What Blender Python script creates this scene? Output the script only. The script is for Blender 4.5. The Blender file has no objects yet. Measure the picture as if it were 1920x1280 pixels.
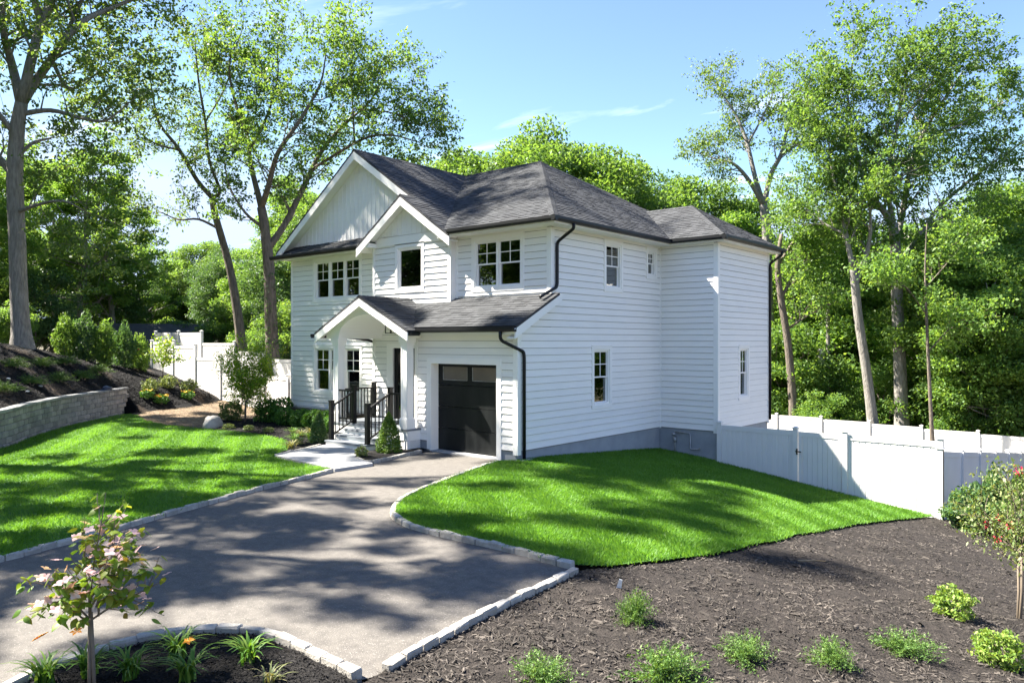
import bpy, bmesh, math, random
import numpy as np
from mathutils import Vector, Matrix, geometry, noise as mnoise

SC = bpy.context.scene
COL = SC.collection
random.seed(11)
RNG = np.random.default_rng(7)
R = math.radians

# ------------------------------------------------------------------ camera, sky, sun, exposure
cam_d = bpy.data.cameras.new('camera')
cam = bpy.data.objects.new('camera', cam_d)
COL.objects.link(cam)
cam.location = (11.633, -13.867, 2.8)
cam.rotation_euler = (R(90.0), 0.0, R(40.4))
cam_d.sensor_width = 36.0
cam_d.lens = 36.0 * 1405.0 / 1920.0
cam_d.clip_end = 3000.0
SC.camera = cam

SUN_FROM = Vector((-1.0, -0.50, 1.30)).normalized()      # towards the sun: left of the facade, a little in front
sun_d = bpy.data.lights.new('sun', 'SUN')
sun_d.energy = 2.3
sun_d.angle = R(0.75)
sun_d.color = (1.0, 0.94, 0.84)
sun = bpy.data.objects.new('sun', sun_d)
sun.rotation_euler = SUN_FROM.to_track_quat('Z', 'Y').to_euler()
COL.objects.link(sun)

world = bpy.data.worlds.new('World')
SC.world = world
world.use_nodes = True
wn, wl = world.node_tree.nodes, world.node_tree.links
wn.clear()
w_out = wn.new('ShaderNodeOutputWorld')
w_bg = wn.new('ShaderNodeBackground')
w_sky = wn.new('ShaderNodeTexSky')
w_sky.sky_type = 'NISHITA'
w_sky.sun_disc = False
w_sky.sun_elevation = math.asin(SUN_FROM.z)
w_sky.sun_rotation = math.atan2(SUN_FROM.x, SUN_FROM.y)
w_sky.air_density = 0.21
w_sky.dust_density = 0.0
w_sky.ozone_density = 2.6
# thin wisps of cloud over the whole dome
w_tc = wn.new('ShaderNodeTexCoord')
w_sep = wn.new('ShaderNodeSeparateXYZ')
w_div = wn.new('ShaderNodeMath'); w_div.operation = 'MAXIMUM'; w_div.inputs[1].default_value = 0.06
w_px = wn.new('ShaderNodeMath'); w_px.operation = 'DIVIDE'
w_py = wn.new('ShaderNodeMath'); w_py.operation = 'DIVIDE'
w_cmb = wn.new('ShaderNodeCombineXYZ')
w_map = wn.new('ShaderNodeMapping')
w_map.inputs['Rotation'].default_value = (0, 0, R(28))
w_map.inputs['Scale'].default_value = (0.55, 1.25, 1.0)
w_map.inputs['Location'].default_value = (1.905, 3.09, 0.0)
w_n1 = wn.new('ShaderNodeTexNoise')
w_n1.inputs['Scale'].default_value = 1.1
w_n1.inputs['Detail'].default_value = 9.0
w_n1.inputs['Roughness'].default_value = 0.58
w_n1.inputs['Distortion'].default_value = 0.7
w_rmp = wn.new('ShaderNodeValToRGB')
w_rmp.color_ramp.elements[0].position = 0.57
w_rmp.color_ramp.elements[0].color = (0, 0, 0, 1)
w_rmp.color_ramp.elements[1].position = 0.92
w_rmp.color_ramp.elements[1].color = (0.75, 0.75, 0.75, 1)
w_mix = wn.new('ShaderNodeMix'); w_mix.data_type = 'RGBA'
w_mix.inputs['B'].default_value = (2.0, 2.05, 2.1, 1)
w_tint = wn.new('ShaderNodeMix'); w_tint.data_type = 'RGBA'; w_tint.blend_type = 'MULTIPLY'
w_tint.inputs['Factor'].default_value = 1.0
w_tint.inputs['B'].default_value = (0.80, 0.745, 0.735, 1)
wl.new(w_tc.outputs['Generated'], w_sep.inputs[0])
wl.new(w_sep.outputs['Z'], w_div.inputs[0])
wl.new(w_sep.outputs['X'], w_px.inputs[0]); wl.new(w_div.outputs[0], w_px.inputs[1])
wl.new(w_sep.outputs['Y'], w_py.inputs[0]); wl.new(w_div.outputs[0], w_py.inputs[1])
wl.new(w_px.outputs[0], w_cmb.inputs['X']); wl.new(w_py.outputs[0], w_cmb.inputs['Y'])
wl.new(w_cmb.outputs[0], w_map.inputs['Vector'])
wl.new(w_map.outputs[0], w_n1.inputs['Vector'])
wl.new(w_n1.outputs['Fac'], w_rmp.inputs['Fac'])
wl.new(w_rmp.outputs['Color'], w_mix.inputs['Factor'])
wl.new(w_sky.outputs[0], w_tint.inputs['A'])
w_min = wn.new('ShaderNodeVectorMath'); w_min.operation = 'MINIMUM'; w_min.inputs[1].default_value = (0.57, 0.71, 0.97)   # keeps the horizon blue
wl.new(w_tint.outputs['Result'], w_min.inputs[0])
wl.new(w_min.outputs[0], w_mix.inputs['A'])
wl.new(w_mix.outputs['Result'], w_bg.inputs['Color'])
wl.new(w_bg.outputs[0], w_out.inputs['Surface'])
w_bg.inputs['Strength'].default_value = 0.135

SC.render.engine = 'CYCLES'
SC.cycles.use_denoising = True
SC.cycles.max_bounces = 8
SC.cycles.transparent_max_bounces = 12
SC.cycles.sample_clamp_indirect = 6.0
SC.view_settings.view_transform = 'Standard'
SC.view_settings.look = 'None'
SC.view_settings.gamma = 1.0
SC.view_settings.use_curve_mapping = False
SC.view_settings.exposure = 3.55

# ------------------------------------------------------------------ materials
MAT = {}
def new_mat(name):
    m = bpy.data.materials.new(name); m.use_nodes = True
    MAT[name] = m
    return m, m.node_tree.nodes, m.node_tree.links, m.node_tree.nodes['Principled BSDF']

def c4(c): return (c[0], c[1], c[2], 1.0)

def mat(name, c1, c2=None, scale=3.0, detail=6.0, lo=0.35, hi=0.65, rough=0.6, island=None, objrand=None,
        bump=None, stretch=None, spec=0.4, metal=0.0, coord='pos', speck=None):
    """principled material: two colours mixed by noise, optional per-island / per-object value jitter, bump and specks"""
    m, n, l, b = new_mat(name)
    b.inputs['Roughness'].default_value = rough
    b.inputs['Specular IOR Level'].default_value = spec
    b.inputs['Metallic'].default_value = metal
    if coord == 'pos':
        g = n.new('ShaderNodeNewGeometry'); vec = g.outputs['Position']
    else:
        g = n.new('ShaderNodeTexCoord'); vec = g.outputs['Object']
    if stretch:
        mp = n.new('ShaderNodeMapping'); mp.inputs['Scale'].default_value = stretch
        l.new(vec, mp.inputs['Vector']); vec = mp.outputs[0]
    col = None
    if c2 is not None:
        t = n.new('ShaderNodeTexNoise'); t.inputs['Scale'].default_value = scale; t.inputs['Detail'].default_value = detail
        t.inputs['Roughness'].default_value = 0.6
        l.new(vec, t.inputs['Vector'])
        r = n.new('ShaderNodeValToRGB')
        r.color_ramp.elements[0].position = lo; r.color_ramp.elements[0].color = c4(c1)
        r.color_ramp.elements[1].position = hi; r.color_ramp.elements[1].color = c4(c2)
        l.new(t.outputs['Fac'], r.inputs['Fac'])
        col = r.outputs['Color']
    else:
        rg = n.new('ShaderNodeRGB'); rg.outputs[0].default_value = c4(c1); col = rg.outputs[0]
    if speck:
        t = n.new('ShaderNodeTexNoise'); t.inputs['Scale'].default_value = speck[0]; t.inputs['Detail'].default_value = 2.0
        l.new(vec, t.inputs['Vector'])
        r = n.new('ShaderNodeValToRGB')
        r.color_ramp.elements[0].position = speck[1]; r.color_ramp.elements[0].color = (0, 0, 0, 1)
        r.color_ramp.elements[1].position = speck[1] + 0.06; r.color_ramp.elements[1].color = (1, 1, 1, 1)
        l.new(t.outputs['Fac'], r.inputs['Fac'])
        mx = n.new('ShaderNodeMix'); mx.data_type = 'RGBA'
        l.new(r.outputs['Color'], mx.inputs['Factor']); l.new(col, mx.inputs['A']); mx.inputs['B'].default_value = c4(speck[2])
        col = mx.outputs['Result']
    for src, rng in (('isl', island), ('obj', objrand)):
        if rng is None: continue
        if src == 'isl':
            q = n.new('ShaderNodeNewGeometry').outputs['Random Per Island']
        else:
            q = n.new('ShaderNodeObjectInfo').outputs['Random']
        mr = n.new('ShaderNodeMapRange'); mr.inputs['To Min'].default_value = rng[0]; mr.inputs['To Max'].default_value = rng[1]
        l.new(q, mr.inputs['Value'])
        mx = n.new('ShaderNodeVectorMath'); mx.operation = 'SCALE'
        l.new(col, mx.inputs[0]); l.new(mr.outputs[0], mx.inputs['Scale'])
        col = mx.outputs[0]
    l.new(col, b.inputs['Base Color'])
    if bump:
        t = n.new('ShaderNodeTexNoise'); t.inputs['Scale'].default_value = bump[0]; t.inputs['Detail'].default_value = 8.0
        l.new(vec, t.inputs['Vector'])
        bp = n.new('ShaderNodeBump'); bp.inputs['Strength'].default_value = bump[1]; bp.inputs['Distance'].default_value = bump[2]
        l.new(t.outputs['Fac'], bp.inputs['Height']); l.new(bp.outputs[0], b.inputs['Normal'])
    return m

def leaf_mat(name, stops, trans=0.35, rough=0.5, spec=0.3, patch=None, objrand=False):
    """leaf: colour by random per island along the stops, part of the light passes through"""
    m, n, l, b = new_mat(name)
    b.inputs['Roughness'].default_value = rough
    b.inputs['Specular IOR Level'].default_value = spec
    if objrand:
        rnd = n.new('ShaderNodeObjectInfo').outputs['Random']
    else:
        rnd = n.new('ShaderNodeNewGeometry').outputs['Random Per Island']
    if patch:
        g2 = n.new('ShaderNodeNewGeometry'); t = n.new('ShaderNodeTexNoise'); t.inputs['Scale'].default_value = patch
        l.new(g2.outputs['Position'], t.inputs['Vector'])
        ad = n.new('ShaderNodeMath'); ad.operation = 'MULTIPLY_ADD'; ad.inputs[1].default_value = 1.1; ad.inputs[2].default_value = -0.05
        l.new(t.outputs['Fac'], ad.inputs[0])
        mm = n.new('ShaderNodeMix'); mm.inputs['Factor'].default_value = 0.5
        l.new(rnd, mm.inputs['A']); l.new(ad.outputs[0], mm.inputs['B']); rnd = mm.outputs['Result']
    r = n.new('ShaderNodeValToRGB')
    e = r.color_ramp.elements
    e[0].position = stops[0][0]; e[0].color = c4(stops[0][1])
    e[1].position = stops[-1][0]; e[1].color = c4(stops[-1][1])
    for p, c in stops[1:-1]:
        k = e.new(p); k.color = c4(c)
    l.new(rnd, r.inputs['Fac'])
    l.new(r.outputs['Color'], b.inputs['Base Color'])
    if trans > 0:
        tr = n.new('ShaderNodeBsdfTranslucent')
        hs = n.new('ShaderNodeVectorMath'); hs.operation = 'MULTIPLY'; hs.inputs[1].default_value = (1.5, 1.35, 0.6)
        l.new(r.outputs['Color'], hs.inputs[0]); l.new(hs.outputs[0], tr.inputs['Color'])
        ms = n.new('ShaderNodeMixShader'); ms.inputs['Fac'].default_value = trans
        l.new(b.outputs[0], ms.inputs[1]); l.new(tr.outputs[0], ms.inputs[2])
        l.new(ms.outputs[0], n['Material Output'].inputs['Surface'])
    return m

def glass_mat(name, tint, ior):
    m, n, l, b = new_mat(name)
    n.remove(b)
    t = n.new('ShaderNodeBsdfTransparent'); t.inputs['Color'].default_value = c4(tint)
    g = n.new('ShaderNodeBsdfGlossy'); g.inputs['Roughness'].default_value = 0.015; g.inputs['Color'].default_value = (0.95, 0.97, 0.96, 1)
    f = n.new('ShaderNodeFresnel'); f.inputs['IOR'].default_value = ior
    ms = n.new('ShaderNodeMixShader')
    l.new(f.outputs[0], ms.inputs['Fac']); l.new(t.outputs[0], ms.inputs[1]); l.new(g.outputs[0], ms.inputs[2])
    l.new(ms.outputs[0], n['Material Output'].inputs['Surface'])
    return m

mat('siding', (0.89, 0.865, 0.815), (0.85, 0.828, 0.785), scale=1.6, rough=0.55, island=(0.965, 1.0), objrand=(0.955, 1.0), bump=(60, 0.25, 0.002), stretch=(1, 1, 6))
mat('trim', (0.89, 0.868, 0.822), (0.86, 0.84, 0.80), scale=2.5, rough=0.45)
mat('vinyl', (0.755, 0.735, 0.70), (0.70, 0.684, 0.655), scale=0.9, rough=0.38, objrand=(0.97, 1.0))
mat('sheath_gap_shade', (0.22, 0.225, 0.23), rough=0.8)  # grey sheathing: paints shadow into the thin gaps between siding boards
mat('soffit', (0.85, 0.83, 0.785), rough=0.5)
mat('foundation', (0.315, 0.335, 0.355), (0.265, 0.285, 0.305), scale=2.2, rough=0.8, bump=(30, 0.3, 0.004))
mat('shingle', (0.057, 0.059, 0.062), (0.046, 0.048, 0.051), scale=2.0, rough=0.92, island=(0.74, 1.22), bump=(140, 0.6, 0.004), spec=0.25)
mat('roof_deck', (0.05, 0.05, 0.055), rough=0.9)
mat('gutter', (0.006, 0.0065, 0.008), rough=0.42, spec=0.35)
mat('black_metal', (0.006, 0.006, 0.007), rough=0.45, spec=0.3)
mat('garage_door', (0.005, 0.006, 0.0065), (0.020, 0.022, 0.022), scale=1.4, lo=0.40, hi=0.78, rough=0.38, spec=0.25, stretch=(1.6, 1, 0.55))
mat('interior', (0.06, 0.06, 0.055), rough=0.8)
mat('interior_floor', (0.05, 0.037, 0.026), (0.04, 0.03, 0.02), scale=3, rough=0.5)
mat('asphalt', (0.134, 0.122, 0.108), (0.094, 0.086, 0.077), scale=7.5, detail=14, lo=0.34, hi=0.66, rough=0.88, bump=(90, 0.8, 0.010), speck=(55, 0.61, (0.20, 0.185, 0.165)), spec=0.3)
mat('concrete', (0.36, 0.36, 0.355), (0.31, 0.31, 0.31), scale=2.0, rough=0.8, bump=(80, 0.2, 0.003))
mat('bluestone', (0.20, 0.22, 0.24), (0.14, 0.155, 0.175), scale=4.0, rough=0.7, bump=(50, 0.3, 0.004))
mat('granite', (0.43, 0.40, 0.35), (0.31, 0.29, 0.255), scale=9.0, rough=0.85, objrand=(0.80, 1.12), bump=(45, 0.6, 0.012), speck=(120, 0.62, (0.22, 0.21, 0.20)))
mat('wall_block', (0.30, 0.28, 0.255), (0.19, 0.182, 0.175), scale=2.2, rough=0.92, objrand=(0.75, 1.2), bump=(28, 0.8, 0.02))
mat('wall_cap', (0.25, 0.25, 0.24), (0.17, 0.172, 0.172), scale=3.0, rough=0.85, objrand=(0.8, 1.15), bump=(30, 0.6, 0.012))
mat('mulch', (0.020, 0.017, 0.015), (0.043, 0.036, 0.031), scale=9, detail=9, rough=0.95, bump=(40, 1.0, 0.03), spec=0.2)
mat('chip', (0.058, 0.050, 0.043), (0.025, 0.022, 0.019), scale=1.3, rough=0.9, island=(0.3, 2.3), spec=0.25)
mat('dark_mulch', (0.008, 0.0075, 0.0075), (0.019, 0.017, 0.015), scale=5, detail=9, rough=0.95, bump=(30, 1.0, 0.03), spec=0.2)
mat('dark_chip', (0.013, 0.0115, 0.011), (0.007, 0.0065, 0.0065), scale=2.0, rough=0.9, island=(0.4, 2.0), spec=0.25)
mat('soil', (0.19, 0.135, 0.085), (0.11, 0.078, 0.05), scale=3, detail=9, rough=0.95, bump=(35, 0.8, 0.02))
mat('straw', (0.30, 0.22, 0.13), (0.15, 0.11, 0.065), scale=2, rough=0.9, island=(0.5, 1.6))
mat('lawn', (0.030, 0.092, 0.010), (0.060, 0.140, 0.018), scale=1.7, rough=0.9)
mat('wood_floor', (0.055, 0.060, 0.028), (0.095, 0.070, 0.040), scale=0.35, detail=9, rough=0.95, bump=(6, 0.7, 0.08))
mat('bark_grey', (0.30, 0.28, 0.25), (0.17, 0.155, 0.135), scale=5, rough=0.92, stretch=(3, 3, 0.5), bump=(9, 1.0, 0.06))
mat('bark_brown', (0.20, 0.165, 0.13), (0.095, 0.078, 0.062), scale=5, rough=0.92, stretch=(3, 3, 0.5), bump=(9, 1.0, 0.06))
mat('stem', (0.21, 0.165, 0.12), (0.15, 0.12, 0.09), scale=8, rough=0.8)
mat('boulder', (0.46, 0.43, 0.385), (0.33, 0.31, 0.28), scale=3.0, rough=0.9, bump=(12, 0.6, 0.03))
mat('pebble', (0.62, 0.60, 0.57), rough=0.8)
mat('steel_pipe', (0.46, 0.46, 0.45), (0.30, 0.29, 0.28), scale=9, rough=0.45, metal=0.5)
mat('tarp', (0.014, 0.020, 0.040), (0.03, 0.04, 0.07), scale=9, rough=0.5)
mat('cream_wall', (0.55, 0.50, 0.37), rough=0.7)
mat('grey_wall', (0.34, 0.345, 0.35), (0.29, 0.295, 0.30), scale=1, rough=0.75)
mat('red_paint', (0.35, 0.03, 0.04), rough=0.5)
mat('pole_wood', (0.20, 0.185, 0.165), rough=0.9)
mat('white_tag', (0.8, 0.8, 0.78), rough=0.6)
mat('curtain', (0.70, 0.69, 0.66), rough=0.8)
mat('petal_red', (0.62, 0.035, 0.075), rough=0.55, objrand=(0.8, 1.2))
mat('petal_yellow', (0.80, 0.50, 0.02), rough=0.55)
mat('petal_orange', (0.85, 0.33, 0.02), rough=0.55)
mat('lamp_glass', (0.55, 0.55, 0.52), rough=0.15)
glass_mat('glass', (0.55, 0.62, 0.57), 2.9)
mat('frosted', (0.135, 0.115, 0.088), (0.10, 0.085, 0.068), scale=2, rough=0.28, spec=0.6)
leaf_mat('grass', [(0.0, (0.050, 0.136, 0.015)), (0.45, (0.100, 0.238, 0.027)), (0.8, (0.160, 0.320, 0.051)), (1.0, (0.280, 0.359, 0.120))], trans=0.45, patch=0.9)
leaf_mat('leaf_oak', [(0.0, (0.056, 0.111, 0.030)), (0.5, (0.106, 0.183, 0.050)), (1.0, (0.213, 0.277, 0.085))], trans=0.55, patch=0.5)
leaf_mat('leaf_mid', [(0.0, (0.051, 0.117, 0.030)), (0.5, (0.106, 0.199, 0.050)), (1.0, (0.213, 0.310, 0.085))], trans=0.55, patch=0.4)
leaf_mat('leaf_bright', [(0.0, (0.073, 0.161, 0.042)), (0.5, (0.135, 0.250, 0.061)), (1.0, (0.257, 0.366, 0.094))], trans=0.55, patch=0.4)
leaf_mat('leaf_dark', [(0.0, (0.036, 0.088, 0.038)), (0.5, (0.069, 0.144, 0.056)), (1.0, (0.140, 0.222, 0.080))], trans=0.45, patch=0.5)
leaf_mat('leaf_grey', [(0.0, (0.068, 0.106, 0.037)), (0.5, (0.128, 0.177, 0.062)), (1.0, (0.232, 0.270, 0.106))], trans=0.35, patch=0.5)
leaf_mat('leaf_box', [(0.0, (0.028, 0.092, 0.018)), (0.5, (0.063, 0.164, 0.026)), (1.0, (0.132, 0.276, 0.039))], trans=0.25)
leaf_mat('leaf_cone', [(0.0, (0.045, 0.106, 0.015)), (0.5, (0.090, 0.170, 0.025)), (1.0, (0.165, 0.256, 0.037))], trans=0.2)
leaf_mat('needle', [(0.0, (0.050, 0.115, 0.024)), (0.5, (0.095, 0.185, 0.040)), (1.0, (0.170, 0.265, 0.062))], trans=0.25)
leaf_mat('needle_dark', [(0.0, (0.033, 0.085, 0.018)), (0.5, (0.068, 0.139, 0.025)), (1.0, (0.128, 0.206, 0.037))], trans=0.25)
leaf_mat('leaf_lime', [(0.0, (0.100, 0.190, 0.030)), (0.5, (0.190, 0.300, 0.052)), (1.0, (0.310, 0.385, 0.095))], trans=0.35)
leaf_mat('leaf_pale', [(0.0, (0.075, 0.130, 0.035)), (0.5, (0.150, 0.210, 0.065)), (1.0, (0.270, 0.300, 0.130))], trans=0.35)
leaf_mat('leaf_maple', [(0.0, (0.100, 0.201, 0.021)), (0.5, (0.201, 0.342, 0.035)), (1.0, (0.389, 0.437, 0.059))], trans=0.4)
leaf_mat('blade', [(0.0, (0.045, 0.121, 0.018)), (0.5, (0.090, 0.199, 0.027)), (1.0, (0.195, 0.284, 0.050))], trans=0.35)
leaf_mat('blade_pale', [(0.0, (0.085, 0.125, 0.040)), (0.5, (0.190, 0.205, 0.085)), (1.0, (0.360, 0.320, 0.170))], trans=0.35)
leaf_mat('dogwood_leaf', [(0.0, (0.110, 0.210, 0.026)), (0.55, (0.200, 0.300, 0.036)), (0.93, (0.270, 0.300, 0.045)), (1.0, (0.270, 0.140, 0.045))], trans=0.4, objrand=True)
leaf_mat('dogwood_bract', [(0.0, (0.74, 0.46, 0.47)), (0.6, (0.76, 0.54, 0.52)), (1.0, (0.78, 0.64, 0.56))], trans=0.3, objrand=True)
leaf_mat('dogwood_fill', [(0.0, (0.090, 0.190, 0.024)), (0.55, (0.180, 0.280, 0.034)), (0.95, (0.260, 0.290, 0.042)), (1.0, (0.260, 0.140, 0.045))], trans=0.4)
leaf_mat('leaf_red', [(0.0, (0.100, 0.045, 0.035)), (0.5, (0.170, 0.085, 0.055)), (1.0, (0.210, 0.130, 0.080))], trans=0.3)

# ------------------------------------------------------------------ object helpers
def tag(o, label=None, cat=None, group=None, kind=None):
    if label: o['label'] = label
    if cat: o['category'] = cat
    if group: o['group'] = group
    if kind: o['kind'] = kind
    return o

def link(name, me, material, parent=None):
    o = bpy.data.objects.new(name, me)
    COL.objects.link(o)
    if material is not None and len(me.materials) == 0:
        me.materials.append(MAT[material] if isinstance(material, str) else material)
    if parent is not None: o.parent = parent
    return o

def empty(name, loc=(0, 0, 0), parent=None, rz=0.0, scale=1.0):
    o = bpy.data.objects.new(name, None)
    o.empty_display_size = 0.2
    COL.objects.link(o)
    o.location = loc; o.rotation_euler = (0, 0, rz); o.scale = (scale,) * 3
    if parent is not None: o.parent = parent
    return o

def copy_tree(o, parent=None):
    c = o.copy(); COL.objects.link(c); c.parent = parent
    for ch in list(o.children): copy_tree(ch, c)
    return c

class MB:
    """collects shapes; build() links them as one mesh object"""
    def __init__(self): self.v = []; self.f = []
    def add(self, vs, fs):
        b = len(self.v)
        self.v += [tuple(p) for p in vs]
        self.f += [tuple(i + b for i in f) for f in fs]
        return self
    def box(self, a, b):
        x0, y0, z0 = a; x1, y1, z1 = b
        return self.add([(x0, y0, z0), (x1, y0, z0), (x1, y1, z0), (x0, y1, z0), (x0, y0, z1), (x1, y0, z1), (x1, y1, z1), (x0, y1, z1)],
                        [(0, 3, 2, 1), (4, 5, 6, 7), (0, 1, 5, 4), (1, 2, 6, 5), (2, 3, 7, 6), (3, 0, 4, 7)])
    def prism(self, pts, vec):
        n = len(pts); vec = Vector(vec)
        P = [Vector(p) for p in pts]
        fs = [tuple(range(n)), tuple(range(2 * n - 1, n - 1, -1))]
        fs += [(i, (i + 1) % n, n + (i + 1) % n, n + i) for i in range(n)]
        return self.add(P + [p + vec for p in P], fs)
    def bar(self, p, q, w, h, up=(0, 0, 1)):
        p, q = Vector(p), Vector(q); d = (q - p).normalized()
        s = d.cross(Vector(up))
        if s.length < 1e-4: s = d.cross(Vector((0, 1, 0)))
        s.normalize(); u = s.cross(d).normalized()
        k = [p + s * w / 2 - u * h / 2, p + s * w / 2 + u * h / 2, p - s * w / 2 + u * h / 2, p - s * w / 2 - u * h / 2]
        return self.prism(k, q - p)
    def tube(self, pts, rad, n=8, cap=True):
        pts = [Vector(p) for p in pts]
        if not hasattr(rad, '__len__'): rad = [rad] * len(pts)
        b = len(self.v); ref = None
        for i, p in enumerate(pts):
            d = (pts[min(i + 1, len(pts) - 1)] - pts[max(i - 1, 0)])
            if d.length < 1e-6: d = Vector((0, 0, 1))
            d.normalize()
            if ref is None: ref = Vector((1, 0, 0)) if abs(d.x) < 0.8 else Vector((0, 1, 0))
            s = (ref - d * ref.dot(d)).normalized(); ref = s
            u = d.cross(s)
            for k in range(n):
                a = 2 * math.pi * k / n
                self.v.append(tuple(p + (s * math.cos(a) + u * math.sin(a)) * rad[i]))
        for i in range(len(pts) - 1):
            for k in range(n):
                self.f.append((b + i * n + k, b + i * n + (k + 1) % n, b + (i + 1) * n + (k + 1) % n, b + (i + 1) * n + k))
        if cap:
            self.f.append(tuple(b + k for k in range(n - 1, -1, -1)))
            self.f.append(tuple(b + (len(pts) - 1) * n + k for k in range(n)))
        return self
    def mesh(self, name, smooth=False, fix=True):
        me = bpy.data.meshes.new(name)
        me.from_pydata(self.v, [], self.f)
        if fix:
            bm = bmesh.new(); bm.from_mesh(me); bmesh.ops.recalc_face_normals(bm, faces=bm.faces); bm.to_mesh(me); bm.free()
        if smooth: me.shade_smooth()
        return me
    def build(self, name, material, parent=None, smooth=False, fix=True):
        return link(name, self.mesh(name, smooth, fix), material, parent)

def np_mesh(name, verts, faces):
    """verts (N,3), faces (M,k) with constant k"""
    me = bpy.data.meshes.new(name)
    verts = np.asarray(verts, dtype=np.float32); faces = np.asarray(faces, dtype=np.int32)
    k = faces.shape[1]
    me.vertices.add(len(verts)); me.vertices.foreach_set('co', verts.ravel())
    me.loops.add(faces.size); me.loops.foreach_set('vertex_index', faces.ravel())
    me.polygons.add(len(faces)); me.polygons.foreach_set('loop_start', np.arange(0, faces.size, k, dtype=np.int32))
    me.polygons.foreach_set('loop_total', np.full(len(faces), k, dtype=np.int32))
    me.update(calc_edges=True)
    return me

def unit(a): return a / np.maximum(np.linalg.norm(a, axis=-1, keepdims=True), 1e-9)

def leaves(centers, length, width, up=0.6, droop=0.25, jitter=0.35, rng=RNG):
    """rhombic folded leaves (quads) round the given centres"""
    n = len(centers)
    nrm = unit(rng.normal(size=(n, 3)) + np.array([0, 0, up * 2.0]))
    t = unit(np.cross(nrm, rng.normal(size=(n, 3))))
    b = np.cross(nrm, t)
    L = (length * (1 + jitter * rng.uniform(-1, 1, n)))[:, None]
    W = (width * (1 + jitter * rng.uniform(-1, 1, n)))[:, None]
    c = np.asarray(centers)
    dz = np.array([0, 0, 1.0])
    v = np.stack([c - t * L / 2, c + b * W / 2 - dz * W * droop * 0.4 - t * L * 0.05, c + t * L / 2 - dz * L * droop, c - b * W / 2 - dz * W * droop * 0.4 - t * L * 0.05], axis=1)
    return v.reshape(-1, 3), np.arange(n * 4).reshape(-1, 4)

# ------------------------------------------------------------------ terrain heights
def rbf(pts):
    P = np.array([p[:2] for p in pts], float); z = np.array([p[2] for p in pts], float)
    n = len(P)
    d = np.linalg.norm(P[:, None] - P[None], axis=-1)
    K = np.where(d > 0, d * d * np.log(np.maximum(d, 1e-9)), 0) + np.eye(n) * 0.4
    Q = np.hstack([np.ones((n, 1)), P])
    A = np.zeros((n + 3, n + 3)); A[:n, :n] = K; A[:n, n:] = Q; A[n:, :n] = Q.T
    s = np.linalg.solve(A, np.concatenate([z, np.zeros(3)]))
    def f(x, y):
        x = np.atleast_1d(np.asarray(x, float)); y = np.atleast_1d(np.asarray(y, float))
        out = np.zeros(x.shape); q = np.stack([x, y], -1).reshape(-1, 2); r = np.zeros(len(q))
        for i in range(0, len(q), 20000):
            c = q[i:i + 20000]
            dd = np.linalg.norm(c[:, None] - P[None], axis=-1)
            r[i:i + 20000] = np.where(dd > 0, dd * dd * np.log(np.maximum(dd, 1e-9)), 0) @ s[:n] + s[n] + c @ s[n + 1:]
        return r.reshape(out.shape)
    return f

LOW = [(-2.4, -3.7, -.1), (-1, -8, -.1), (0, -10.7, -.1), (2, -5.6, -.1), (0, -2, -.1), (-1, 0, -.1), (3.2, -5.95, -.1), (6.07, -6, -.1), (6.25, -8, -.1),
       (6.5, -9.75, -.1), (4.2, -11, -.1), (3, -8, -.1), (0, -6, -.1), (4, -14, -.12), (-4, -14, -.1), (-3, -1, -.1), (-5.3, -3.4, -.1), (-9, -1.2, -.1),
       (-12, -1.5, -.1), (-14, -2, -.1), (-18, -2, -.1), (-12.2, -7.4, -.1), (-17, -4.4, -.1), (-8, -6, -.1), (-20, -1, -.1), (-13, 1, -.08), (-8, 1, -.05),
       (-16, 4, -.3), (-12.2, 8, -.6), (-19.5, 1, -.03), (0, .4, -.1), (0, 3.5, -.3), (0, 6.9, -.56), (2.0, 6.8, -.75), (4.25, 6.8, -1.05), (5.5, 6.8, -1.22),
       (7.75, 6.8, -1.5), (2, 11, -1.3), (3.5, -2.5, -.13), (3.5, 1.5, -.42), (5.2, -3.5, -.2), (8.5, -6.5, -.34), (10, -4.5, -.62), (9, -1, -.86), (8, 3, -1.18),
       (11, 2, -1.55), (12, 7, -2.0), (14, -4, -1.1), (12, -10, -.5), (11.6, -14, -.5), (8, -9, -.22), (7.75, 15, -2.4), (6, 28, -3.3), (-10, 28, -3.1),
       (-10, 16, -1.6), (20, 10, -3.0), (25, -15, -2), (0, 45, -4.2), (-30, 30, -2.0), (5, -30, -.4), (-25, 12, .3), (15, 45, -4.4)]
_low = rbf(LOW)
def G(x, y):
    x = np.asarray(x, float); y = np.asarray(y, float)
    r = np.hypot(x + 3, y - 8)
    w = np.clip((r - 42) / 30, 0, 1); w = w * w * (3 - 2 * w)
    return _low(x, y).reshape(np.shape(x) if np.ndim(x) else (1,)) * (1 - w) + (-3.0) * w
def g1(x, y): return float(G(x, y)[0]) if np.ndim(x) == 0 else G(x, y)

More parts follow.
